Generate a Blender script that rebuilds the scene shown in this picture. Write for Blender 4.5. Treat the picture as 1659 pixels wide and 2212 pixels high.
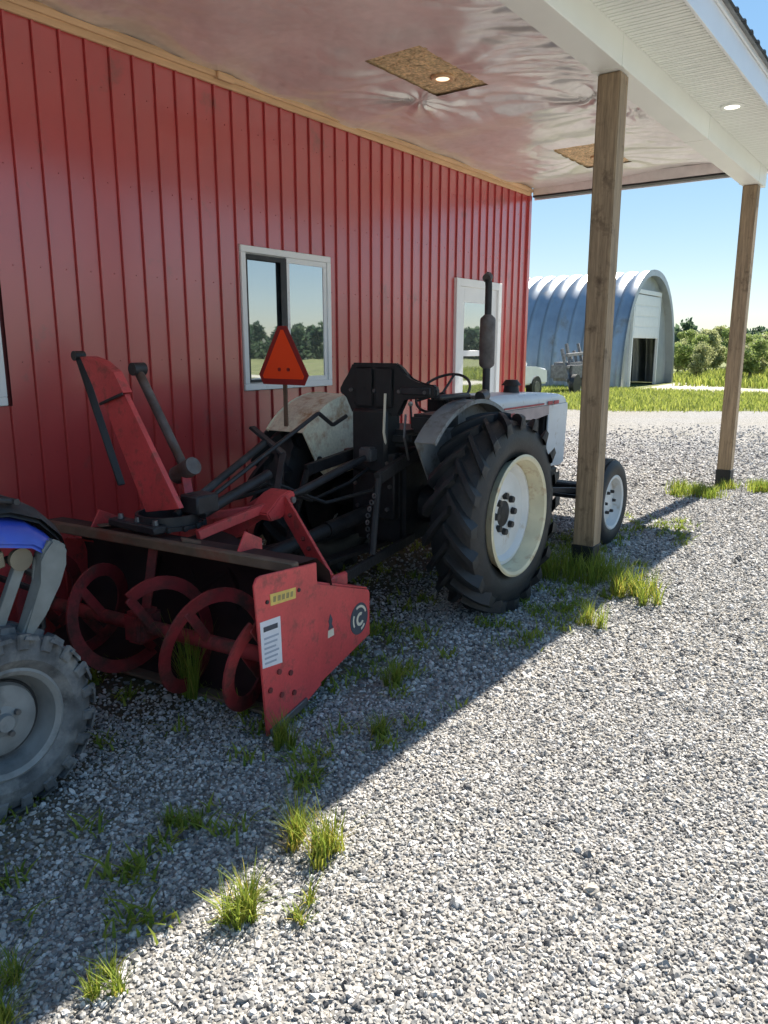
import bpy, bmesh, math, random
import numpy as np
from mathutils import Vector, Matrix
R = math.radians
random.seed(7); rng = np.random.default_rng(7)
for o in list(bpy.data.objects): bpy.data.objects.remove(o)
S = bpy.context.scene
COL = S.collection

# ------------------------------------------------------------------ camera
YAW = R(35.9); PITCH = math.atan(358/1660.0)
cam_d = bpy.data.cameras.new('camera'); cam = bpy.data.objects.new('camera', cam_d); COL.objects.link(cam)
cam.location = (0, 0, 1.65)
fw = Vector((math.cos(YAW)*math.cos(PITCH), math.sin(YAW)*math.cos(PITCH), -math.sin(PITCH)))
cam.rotation_euler = fw.to_track_quat('-Z', 'Y').to_euler()
cam_d.sensor_fit = 'VERTICAL'; cam_d.sensor_height = 36.0; cam_d.lens = 36.0*1660/2212
cam_d.clip_start = 0.05; cam_d.clip_end = 2000
S.camera = cam

# ------------------------------------------------------------------ sky, sun, exposure
SUN = Vector((3.3, -0.21, 3.8)).normalized()
W = bpy.data.worlds.new('World'); S.world = W; W.use_nodes = True
nt = W.node_tree; nt.nodes.clear()
sky = nt.nodes.new('ShaderNodeTexSky'); sky.sky_type = 'NISHITA'; sky.sun_disc = False
sky.sun_elevation = math.asin(SUN.z); sky.sun_rotation = math.atan2(SUN.x, SUN.y)
sky.altitude = 100; sky.air_density = 1.0; sky.dust_density = 0.0; sky.ozone_density = 3.0
bg = nt.nodes.new('ShaderNodeBackground'); bg.inputs[1].default_value = 0.148
wo = nt.nodes.new('ShaderNodeOutputWorld')
gam = nt.nodes.new('ShaderNodeGamma'); gam.inputs[1].default_value = 0.45
hs = nt.nodes.new('ShaderNodeHueSaturation'); hs.inputs['Saturation'].default_value = 1.7
nt.links.new(sky.outputs[0], gam.inputs[0]); nt.links.new(gam.outputs[0], hs.inputs['Color']); nt.links.new(hs.outputs[0], bg.inputs[0]); nt.links.new(bg.outputs[0], wo.inputs[0])
sl = bpy.data.lights.new('sun', 'SUN'); sl.energy = 5.0; sl.angle = R(0.55); sl.color = (1.0, 0.93, 0.82)
so = bpy.data.objects.new('sun', sl); COL.objects.link(so); so.location = (0, 0, 30)
so.rotation_euler = SUN.to_track_quat('Z', 'Y').to_euler()
S.view_settings.view_transform = 'Standard'; S.view_settings.look = 'None'
S.view_settings.exposure = 1.42; S.view_settings.gamma = 1.0; S.view_settings.use_curve_mapping = False
S.render.engine = 'CYCLES'
S.cycles.max_bounces = 6; S.cycles.diffuse_bounces = 3; S.cycles.glossy_bounces = 3

# ------------------------------------------------------------------ materials
def srgb(r, g, b):
    f = lambda c: (c/255/12.92) if c/255 <= .04045 else ((c/255+.055)/1.055)**2.4
    return (f(r), f(g), f(b))
def mat(name, col, rough=.6, metal=0, var=.15, vscale=6, bump=0, bscale=60, dirt=None, damt=.0, dscale=3, spec=.5, coat=0, stretch=None, fine=.0, fscale=180):
    m = bpy.data.materials.new(name); m.use_nodes = True; n = m.node_tree.nodes; l = m.node_tree.links
    b = n['Principled BSDF']
    b.inputs['Roughness'].default_value = rough; b.inputs['Metallic'].default_value = metal
    b.inputs['Specular IOR Level'].default_value = spec; b.inputs['Coat Weight'].default_value = coat
    b.inputs['Coat Roughness'].default_value = .2; b.inputs['Coat IOR'].default_value = 1.65
    tc = n.new('ShaderNodeTexCoord'); vec = tc.outputs['Object']
    if stretch:
        mp = n.new('ShaderNodeMapping'); mp.inputs['Scale'].default_value = stretch
        l.new(vec, mp.inputs[0]); vec = mp.outputs[0]
    no = n.new('ShaderNodeTexNoise'); no.inputs['Scale'].default_value = vscale; no.inputs['Detail'].default_value = 6
    l.new(vec, no.inputs['Vector'])
    rp = n.new('ShaderNodeValToRGB'); l.new(no.outputs['Fac'], rp.inputs[0])
    rp.color_ramp.elements[0].position = .3; rp.color_ramp.elements[1].position = .7
    rp.color_ramp.elements[0].color = (*[c*(1-var) for c in col], 1); rp.color_ramp.elements[1].color = (*[min(1, c*(1+var)) for c in col], 1)
    out = rp.outputs[0]
    if fine:
        n3 = n.new('ShaderNodeTexNoise'); n3.inputs['Scale'].default_value = fscale; n3.inputs['Detail'].default_value = 3; l.new(vec, n3.inputs['Vector'])
        mr = n.new('ShaderNodeMapRange'); mr.inputs[1].default_value = .3; mr.inputs[2].default_value = .7; mr.inputs[3].default_value = 1-fine; mr.inputs[4].default_value = 1+fine
        l.new(n3.outputs['Fac'], mr.inputs[0])
        mx = n.new('ShaderNodeMix'); mx.data_type = 'RGBA'; mx.blend_type = 'MULTIPLY'; mx.inputs[0].default_value = 1
        l.new(out, mx.inputs[6]); l.new(mr.outputs[0], mx.inputs[7]); out = mx.outputs[2]
    if dirt:
        n2 = n.new('ShaderNodeTexNoise'); n2.inputs['Scale'].default_value = dscale; n2.inputs['Detail'].default_value = 9; n2.inputs['Roughness'].default_value = .65
        l.new(tc.outputs['Object'], n2.inputs['Vector'])
        mr = n.new('ShaderNodeMapRange'); mr.inputs[1].default_value = .62-damt*.5; mr.inputs[2].default_value = .78-damt*.4
        l.new(n2.outputs['Fac'], mr.inputs[0])
        mx = n.new('ShaderNodeMix'); mx.data_type = 'RGBA'; l.new(mr.outputs[0], mx.inputs[0]); l.new(out, mx.inputs[6]); mx.inputs[7].default_value = (*dirt, 1); out = mx.outputs[2]
        ra = n.new('ShaderNodeMapRange'); ra.inputs[3].default_value = rough; ra.inputs[4].default_value = min(1, rough+.35)
        l.new(mr.outputs[0], ra.inputs[0]); l.new(ra.outputs[0], b.inputs['Roughness'])
    l.new(out, b.inputs['Base Color'])
    if bump:
        nb = n.new('ShaderNodeTexNoise'); nb.inputs['Scale'].default_value = bscale; nb.inputs['Detail'].default_value = 4; l.new(vec, nb.inputs['Vector'])
        bn = n.new('ShaderNodeBump'); bn.inputs['Strength'].default_value = bump; bn.inputs['Distance'].default_value = .01
        l.new(nb.outputs['Fac'], bn.inputs['Height']); l.new(bn.outputs[0], b.inputs['Normal'])
    return m
M = {}
M['siding'] = mat('red_siding', (.50, .050, .053), .28, 0, .07, 1.6, .02, 4, dirt=(.21, .07, .06), damt=.05, dscale=2.5, spec=.9, coat=.8)
M['core'] = mat('wall_core', (.10, .012, .014), .6)
M['pine'] = mat('pine_trim', (.74, .48, .27), .6, var=.15, vscale=4, stretch=(.6, 8, 8), bump=.1)
M['plastic'] = mat('vapour_plastic', (.86, .83, .81), .28, .40, var=.10, vscale=1.6, spec=.55, fine=.05, fscale=14)
M['osb'] = mat('osb', (.74, .54, .31), .7, var=.25, vscale=16, bump=.3, bscale=30, fine=.35, fscale=45)
M['vinyl'] = mat('white_vinyl', (.82, .84, .79), .42, var=.03, vscale=2)
M['vinylw'] = mat('window_vinyl', (.88, .89, .90), .38, var=.03, vscale=3, dirt=(.5, .48, .44), damt=.04)
M['fascia'] = mat('fascia_metal', (.74, .76, .78), .32, var=.04, vscale=2, spec=.6)
M['roofm'] = mat('roof_steel', (.18, .19, .20), .4, .3)
M['post'] = mat('treated_post', (.32, .235, .15), .8, var=.30, vscale=5, stretch=(9, 9, .5), bump=.35, bscale=30, dirt=(.11, .075, .05), damt=.12, dscale=6, fine=.18, fscale=26)
M['blackm'] = mat('black_bracket', (.02, .02, .022), .5)
M['tyre'] = mat('black_tyre', (.016, .018, .021), .55, var=.3, vscale=9, bump=.15, bscale=80, dirt=(.045, .042, .04), damt=.12, dscale=5)
M['tyred'] = mat('dusty_tyre', (.11, .115, .12), .85, var=.45, vscale=14, bump=.4, bscale=60, dirt=(.27, .27, .26), damt=.26, dscale=6)
M['rimw'] = mat('white_rim', (.66, .67, .66), .45, var=.08, vscale=5, dirt=(.40, .30, .17), damt=.11, dscale=7)
M['rimc'] = mat('cream_rim', (.66, .60, .42), .5, var=.12, vscale=6, dirt=(.42, .24, .12), damt=.15, dscale=9)
M['cream'] = mat('cream_fender', (.76, .71, .55), .55, var=.10, vscale=6, dirt=(.40, .18, .06), damt=.24, dscale=7, fine=.1, fscale=60)
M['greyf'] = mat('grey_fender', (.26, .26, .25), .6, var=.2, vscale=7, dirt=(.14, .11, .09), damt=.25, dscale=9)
M['whitep'] = mat('white_paint', (.62, .66, .70), .35, var=.07, vscale=5, dirt=(.38, .34, .30), damt=.1, dscale=8, coat=.2)
M['pinkp'] = mat('side_band', (.42, .34, .34), .5, var=.15, vscale=8)
M['redst'] = mat('red_stripe', (.38, .05, .06), .5, var=.2, vscale=20)
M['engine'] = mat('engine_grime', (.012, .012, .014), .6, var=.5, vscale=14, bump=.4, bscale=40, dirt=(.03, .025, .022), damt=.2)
M['engred'] = mat('engine_red', (.17, .03, .03), .6, var=.35, vscale=12, dirt=(.04, .03, .03), damt=.25)
M['seat'] = mat('seat_vinyl', (.018, .020, .022), .5, var=.25, vscale=10, bump=.1)
M['steel'] = mat('dull_steel', (.16, .16, .165), .45, .6, .3, 12, dirt=(.12, .08, .05), damt=.15)
M['darkst'] = mat('dark_steel', (.035, .036, .04), .5, .3, .3, 12)
M['exh'] = mat('exhaust', (.15, .135, .13), .6, .3, .35, 14, dirt=(.13, .07, .04), damt=.2)
M['bred'] = mat('blower_red', (.60, .068, .07), .45, var=.14, vscale=5, bump=.06, bscale=18, dirt=(.26, .075, .06), damt=.17, dscale=14, fine=.07, fscale=70, coat=.1)
M['bredd'] = mat('housing_shade_grime', (.028, .008, .009), .75, var=.4, vscale=6, dirt=(.03, .02, .018), damt=.3)  # shade inside the housing put into the near-black colour, with some grime
M['bredi'] = mat('auger_red', (.25, .026, .03), .55, var=.3, vscale=7, dirt=(.08, .035, .028), damt=.33, dscale=8)  # dirty red, also darkened to stand for shade on the auger
M['rust'] = mat('rusty_lip', (.15, .10, .07), .8, var=.3, vscale=9, dirt=(.20, .05, .03), damt=.18)
M['yellow'] = mat('yellow_decal', (.70, .50, .13), .5, var=.12, vscale=40)
M['olive'] = mat('olive_print', (.30, .24, .10), .55, var=.2, vscale=60)
M['wdecal'] = mat('white_decal', (.72, .72, .76), .5, var=.05, vscale=30)
M['print'] = mat('dark_print', (.05, .06, .08), .6)
M['gprint'] = mat('grey_print', (.38, .42, .50), .6)
M['creamd'] = mat('cream_decal', (.66, .60, .48), .5)
M['orange'] = bpy.data.materials.new('smv_orange'); M['orange'].use_nodes = True
b_ = M['orange'].node_tree.nodes['Principled BSDF']; b_.inputs['Base Color'].default_value = (1.0, .075, .01, 1); b_.inputs['Roughness'].default_value = .5
M['smvred'] = mat('smv_border', (.26, .012, .012), .4)
M['blue'] = mat('blue_plastic', (.045, .085, .50), .36, var=.12, vscale=6, dirt=(.13, .14, .22), damt=.1, coat=.2)
M['blackp'] = mat('black_plastic', (.03, .032, .036), .6, var=.2, vscale=8, dirt=(.12, .12, .12), damt=.2)
M['greyp'] = mat('dusty_plastic', (.19, .205, .20), .7, var=.25, vscale=9, dirt=(.30, .28, .24), damt=.2)
M['tanp'] = mat('dusty_lens', (.20, .17, .12), .6, var=.2)
M['greyrim'] = mat('grey_rim', (.26, .27, .27), .6, .2, .2, 8, dirt=(.10, .10, .10), damt=.2)
M['galv'] = mat('galvanised', (.34, .375, .42), .40, .75, .12, 1.3, dirt=(.32, .31, .30), damt=.12, dscale=1.2)
M['galvd'] = mat('galvanised_panel', (.36, .39, .42), .5, .3, .1, 1.3)
M['whdoor'] = mat('white_door', (.74, .77, .80), .4, var=.03)
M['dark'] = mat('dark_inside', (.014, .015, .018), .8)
M['truck'] = mat('white_truck', (.74, .75, .77), .35, var=.04, coat=.3)
M['junk'] = mat('grey_implement', (.16, .16, .17), .6, .2, .4, 10)
M['carglass'] = mat('dark_glass', (.02, .024, .03), .08)
M['bark'] = mat('bark', (.10, .08, .06), .9, var=.3)
def leafmat(name, c1, c2):
    m = bpy.data.materials.new(name); m.use_nodes = True; n = m.node_tree.nodes; l = m.node_tree.links
    b = n['Principled BSDF']; b.inputs['Roughness'].default_value = .6; b.inputs['Specular IOR Level'].default_value = .25
    g = n.new('ShaderNodeNewGeometry'); rp = n.new('ShaderNodeValToRGB')
    rp.color_ramp.elements[0].color = (*c1, 1); rp.color_ramp.elements[1].color = (*c2, 1)
    l.new(g.outputs['Random Per Island'], rp.inputs[0]); l.new(rp.outputs[0], b.inputs['Base Color'])
    t = n.new('ShaderNodeBsdfTranslucent'); l.new(rp.outputs[0], t.inputs[0])
    mx = n.new('ShaderNodeMixShader'); mx.inputs[0].default_value = .45
    l.new(b.outputs[0], mx.inputs[1]); l.new(t.outputs[0], mx.inputs[2]); l.new(mx.outputs[0], n['Material Output'].inputs[0])
    return m
M['blade'] = leafmat('grass_blade', (.14, .22, .03), (.36, .40, .07))
M['bladey'] = leafmat('dry_blade', (.26, .28, .04), (.62, .48, .12))
M['leafa'] = leafmat('orchard_leaf', (.19, .26, .07), (.38, .44, .17))
M['leafb'] = leafmat('orchard_leaf_pale', (.26, .29, .12), (.47, .48, .25))
M['leafd'] = leafmat('far_wood_leaf', (.06, .11, .065), (.14, .19, .11))
M['fgrass'] = leafmat('field_blade', (.17, .23, .04), (.44, .46, .11))
def lampmat(name, col, st):
    m = bpy.data.materials.new(name); m.use_nodes = True; n = m.node_tree.nodes
    b = n['Principled BSDF']; b.inputs['Base Color'].default_value = (.9, .9, .85, 1)
    b.inputs['Emission Color'].default_value = (*col, 1); b.inputs['Emission Strength'].default_value = st
    return m
M['lampw'] = lampmat('lamp_white', (1, .95, .85), 1.6)
M['lampy'] = lampmat('lamp_warm', (1, .78, .50), .55)
def glassmat():
    m = bpy.data.materials.new('window_glass'); m.use_nodes = True; n = m.node_tree.nodes; l = m.node_tree.links
    b = n['Principled BSDF']; b.inputs['Base Color'].default_value = (.035, .045, .055, 1); b.inputs['Roughness'].default_value = .25
    g = n.new('ShaderNodeBsdfGlossy'); g.inputs['Roughness'].default_value = .015; g.inputs[0].default_value = (.93, .97, 1, 1)
    lw = n.new('ShaderNodeFresnel'); lw.inputs[0].default_value = 2.6
    tc = n.new('ShaderNodeTexCoord'); no = n.new('ShaderNodeTexNoise'); no.inputs['Scale'].default_value = 2.0; l.new(tc.outputs['Object'], no.inputs['Vector'])
    bn = n.new('ShaderNodeBump'); bn.inputs['Strength'].default_value = .04; bn.inputs['Distance'].default_value = .02; l.new(no.outputs['Fac'], bn.inputs['Height']); l.new(bn.outputs[0], g.inputs['Normal'])
    mx = n.new('ShaderNodeMixShader'); ad = n.new('ShaderNodeMath'); ad.operation = 'ADD'; ad.inputs[1].default_value = .30; l.new(lw.outputs[0], ad.inputs[0])
    l.new(ad.outputs[0], mx.inputs[0]); l.new(b.outputs[0], mx.inputs[1]); l.new(g.outputs[0], mx.inputs[2]); l.new(mx.outputs[0], n['Material Output'].inputs[0])
    return m
M['glass'] = glassmat()

# ------------------------------------------------------------------ mesh helpers (world coordinates in, local out)
OFF = {}; PRE = [None]
class MB:
    def __init__(s): s.bm = bmesh.new()
    def _bev(s, geo, bev, seg=1):
        if bev > 0:
            es = list({e for v in geo for e in v.link_edges})
            bmesh.ops.bevel(s.bm, geom=es, offset=bev, segments=seg, affect='EDGES', clamp_overlap=True)
    def box(s, lo, hi, bev=.004, seg=1):
        lo = Vector(lo); hi = Vector(hi); c = (lo+hi)/2; d = hi-lo
        r = bmesh.ops.create_cube(s.bm, size=1, matrix=Matrix.Translation(c) @ Matrix.Diagonal((abs(d.x), abs(d.y), abs(d.z), 1)))
        s._bev(r['verts'], bev, seg); return s
    def bar(s, p0, p1, w, t, up=(0, 0, 1), bev=.003):
        p0 = Vector(p0); p1 = Vector(p1); z = (p1-p0); L = z.length; z.normalize(); u = Vector(up)
        x = u.cross(z)
        if x.length < 1e-4: x = Vector((1, 0, 0)).cross(z)
        x.normalize(); y = z.cross(x)
        m = Matrix((x, y, z)).transposed().to_4x4(); m.translation = (p0+p1)/2
        r = bmesh.ops.create_cube(s.bm, size=1, matrix=m @ Matrix.Diagonal((w, t, L, 1)))
        s._bev(r['verts'], bev); return s
    def cyl(s, p0, p1, r0, r1=None, n=20, bev=0):
        r1 = r0 if r1 is None else r1
        p0 = Vector(p0); p1 = Vector(p1); z = p1-p0; q = z.to_track_quat('Z', 'Y').to_matrix().to_4x4(); q.translation = (p0+p1)/2
        r = bmesh.ops.create_cone(s.bm, cap_ends=True, segments=n, radius1=r0, radius2=r1, depth=z.length, matrix=q)
        return s
    def tube(s, pts, r, n=10):
        pts = [Vector(p) for p in pts]; rings = []; prev = None
        rr = r if hasattr(r, '__len__') else [r]*len(pts)
        for i, p in enumerate(pts):
            t = (pts[min(i+1, len(pts)-1)]-pts[max(i-1, 0)]).normalized()
            if prev is None: a = t.orthogonal().normalized()
            else: a = (prev-t*prev.dot(t)).normalized()
            prev = a; b = t.cross(a)
            rings.append([s.bm.verts.new(p+(a*math.cos(2*math.pi*k/n)+b*math.sin(2*math.pi*k/n))*rr[i]) for k in range(n)])
        for A, B in zip(rings, rings[1:]):
            for k in range(n): s.bm.faces.new((A[k], A[(k+1) % n], B[(k+1) % n], B[k]))
        s.bm.faces.new(rings[0][::-1]); s.bm.faces.new(rings[-1]); return s
    def prism(s, poly, plane, d0, d1, bev=.004, seg=1):
        f = {'xz': lambda a, b, d: (a, d, b), 'yz': lambda a, b, d: (d, a, b), 'xy': lambda a, b, d: (a, b, d)}[plane]
        A = [s.bm.verts.new(f(a, b, d0)) for a, b in poly]; B = [s.bm.verts.new(f(a, b, d1)) for a, b in poly]
        n = len(poly); s.bm.faces.new(A); s.bm.faces.new(B[::-1])
        for i in range(n): s.bm.faces.new((A[i], B[i], B[(i+1) % n], A[(i+1) % n]))
        s._bev(A+B, bev, seg); return s
    def lathe(s, prof, c, n=48, axis='y', a0=0, a1=2*math.pi, sgn=1, closed=False):
        full = abs(a1-a0-2*math.pi) < 1e-6; m = n if full else n+1; rings = []
        for k in range(m):
            a = a0+(a1-a0)*k/n; row = []
            for r, h in prof:
                if axis == 'y': p = (c[0]+r*math.cos(a), c[1]+h*sgn, c[2]+r*math.sin(a))
                elif axis == 'z': p = (c[0]+r*math.cos(a), c[1]+r*math.sin(a), c[2]+h)
                else: p = (c[0]+h*sgn, c[1]+r*math.cos(a), c[2]+r*math.sin(a))
                row.append(s.bm.verts.new(p))
            rings.append(row)
        K = len(prof)
        for k in range(n):
            A = rings[k]; B = rings[(k+1) % m]
            for j in range(K if closed else K-1):
                j2 = (j+1) % K; s.bm.faces.new((A[j], A[j2], B[j2], B[j]))
        return s
    def quadgrid(s, P):   # P: rows of points
        V = [[s.bm.verts.new(p) for p in row] for row in P]
        for i in range(len(V)-1):
            for j in range(len(V[0])-1): s.bm.faces.new((V[i][j], V[i+1][j], V[i+1][j+1], V[i][j+1]))
        return s
    def build(s, name, m, parent=None, loc=None, ang=38, smooth=True):
        o3 = Vector(loc) if loc is not None else (OFF[parent.name] if parent else Vector((0, 0, 0)))
        bmesh.ops.recalc_face_normals(s.bm, faces=s.bm.faces)
        me = bpy.data.meshes.new(name)
        for v in s.bm.verts:
            if PRE[0] is not None: v.co = PRE[0] @ v.co
            v.co -= o3
        s.bm.to_mesh(me); s.bm.free()
        if smooth:
            me.polygons.foreach_set('use_smooth', [True]*len(me.polygons)); me.set_sharp_from_angle(angle=R(ang))
        me.materials.append(m if not isinstance(m, str) else M[m])
        return link(name, me, parent, o3)
def link(name, me, parent=None, o3=Vector((0, 0, 0))):
    o = bpy.data.objects.new(name, me); COL.objects.link(o)
    if parent: o.parent = parent
    else: o.location = o3
    OFF[o.name] = Vector(o3); return o
def tag(o, label=None, cat=None, group=None, kind=None):
    if label: o['label'] = label
    if cat: o['category'] = cat
    if group: o['group'] = group
    if kind: o['kind'] = kind
    return o
def thing(name, loc, label, cat, group=None):
    o = bpy.data.objects.new(name, None); COL.objects.link(o); o.location = loc; o.empty_display_size = .2
    OFF[o.name] = Vector(loc); return tag(o, label, cat, group)
def raw(name, V, F, m, parent=None, loc=(0, 0, 0), smooth=False):
    me = bpy.data.meshes.new(name); me.from_pydata([tuple(v) for v in V], [], F); me.materials.append(M[m] if isinstance(m, str) else m)
    if smooth: me.polygons.foreach_set('use_smooth', [True]*len(me.polygons))
    return link(name, me, parent, Vector(loc))
def tri_mesh(name, V, F, m):   # numpy fast path; F is (n,k)
    me = bpy.data.meshes.new(name); n, k = F.shape
    me.vertices.add(len(V)); me.vertices.foreach_set('co', V.astype(np.float32).ravel())
    me.loops.add(n*k); me.loops.foreach_set('vertex_index', F.astype(np.int32).ravel())
    me.polygons.add(n); me.polygons.foreach_set('loop_start', np.arange(0, n*k, k, dtype=np.int32))
    me.update(calc_edges=True); me.materials.append(M[m]); return me

# ------------------------------------------------------------------ ground
def groundmat():
    m = bpy.data.materials.new('gravel_ground'); m.use_nodes = True; n = m.node_tree.nodes; l = m.node_tree.links
    b = n['Principled BSDF']; b.inputs['Roughness'].default_value = .9; b.inputs['Specular IOR Level'].default_value = .2
    tc = n.new('ShaderNodeTexCoord')
    def noise(sc, d=5):
        x = n.new('ShaderNodeTexNoise'); x.inputs['Scale'].default_value = sc; x.inputs['Detail'].default_value = d; l.new(tc.outputs['Object'], x.inputs['Vector']); return x
    def ramp(src, pts):
        r = n.new('ShaderNodeValToRGB'); e = r.color_ramp.elements
        while len(e) < len(pts): e.new(.5)
        for q, (p, c) in zip(e, pts): q.position = p; q.color = (*c, 1)
        l.new(src, r.inputs[0]); return r.outputs[0]
    def mix(f, a, c, bt='MIX'):
        x = n.new('ShaderNodeMix'); x.data_type = 'RGBA'; x.blend_type = bt
        if isinstance(f, float): x.inputs[0].default_value = f
        else: l.new(f, x.inputs[0])
        l.new(a, x.inputs[6])
        if isinstance(c, tuple): x.inputs[7].default_value = (*c, 1)
        else: l.new(c, x.inputs[7])
        return x.outputs[2]
    v = n.new('ShaderNodeTexVoronoi'); v.inputs['Scale'].default_value = 62; l.new(tc.outputs['Object'], v.inputs['Vector'])
    sep = n.new('ShaderNodeSeparateColor'); l.new(v.outputs['Color'], sep.inputs[0])
    c = ramp(sep.outputs[0], [(0, (.13, .128, .125)), (.25, (.215, .21, .205)), (.8, (.29, .282, .273)), (1, (.38, .37, .36))])
    tan = ramp(noise(.35, 6).outputs['Fac'], [(.4, (1, 1, 1)), (.66, (1.0, .96, .88))])
    c = mix(1.0, c, tan, 'MULTIPLY')
    moss = n.new('ShaderNodeMapRange'); moss.inputs[1].default_value = .56; moss.inputs[2].default_value = .70; moss.inputs[4].default_value = .18
    l.new(noise(1.1, 8).outputs['Fac'], moss.inputs[0])
    c = mix(moss.outputs[0], c, (.12, .115, .05))
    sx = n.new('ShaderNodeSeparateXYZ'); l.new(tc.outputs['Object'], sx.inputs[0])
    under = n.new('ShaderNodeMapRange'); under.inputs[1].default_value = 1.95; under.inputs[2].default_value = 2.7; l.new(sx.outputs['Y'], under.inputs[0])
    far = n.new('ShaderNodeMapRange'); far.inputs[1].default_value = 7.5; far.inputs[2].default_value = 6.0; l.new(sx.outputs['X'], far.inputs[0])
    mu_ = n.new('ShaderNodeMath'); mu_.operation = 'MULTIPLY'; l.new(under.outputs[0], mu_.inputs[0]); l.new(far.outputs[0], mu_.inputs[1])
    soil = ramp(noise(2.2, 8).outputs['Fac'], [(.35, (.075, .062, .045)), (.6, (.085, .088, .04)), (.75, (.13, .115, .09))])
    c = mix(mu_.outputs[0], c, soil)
    l.new(c, b.inputs['Base Color'])
    bp = n.new('ShaderNodeBump'); bp.inputs['Strength'].default_value = .9; bp.inputs['Distance'].default_value = .012; bp.invert = True
    l.new(v.outputs['Distance'], bp.inputs['Height']); l.new(bp.outputs[0], b.inputs['Normal'])
    return m
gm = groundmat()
def sheet(name, poly, z, m):
    bm = bmesh.new(); bm.faces.new([bm.verts.new((x, y, 0)) for x, y in poly]); bmesh.ops.recalc_face_normals(bm, faces=bm.faces)
    if list(bm.faces)[0].normal.z < 0: bmesh.ops.reverse_faces(bm, faces=bm.faces)
    me = bpy.data.meshes.new(name); bm.to_mesh(me); bm.free(); me.materials.append(m); o = link(name, me, None, Vector((0, 0, z)))
    return tag(o, kind='structure')
M['turf'] = mat('turf', (.13, .15, .04), .95, var=.5, vscale=1.2, bump=.5, bscale=20, fine=.4, fscale=9, dirt=(.24, .21, .10), damt=.2, dscale=.5)
M['drive'] = mat('pale_drive', (.44, .41, .34), .95, var=.2, vscale=1, fine=.2, fscale=14)
g_ = sheet('ground', [(-900, -900), (900, -900), (900, 900), (-900, 900)], -.008, M['turf'])
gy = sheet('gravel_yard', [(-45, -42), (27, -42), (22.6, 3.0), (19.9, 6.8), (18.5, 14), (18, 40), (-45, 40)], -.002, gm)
sheet('driveway', [(29.6, 9.9), (29.8, 5.0), (30.4, -60), (34.5, -60), (33.0, 4.6), (33.6, 6.5), (37.6, 10.1)], -.003, M['drive'])

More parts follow.
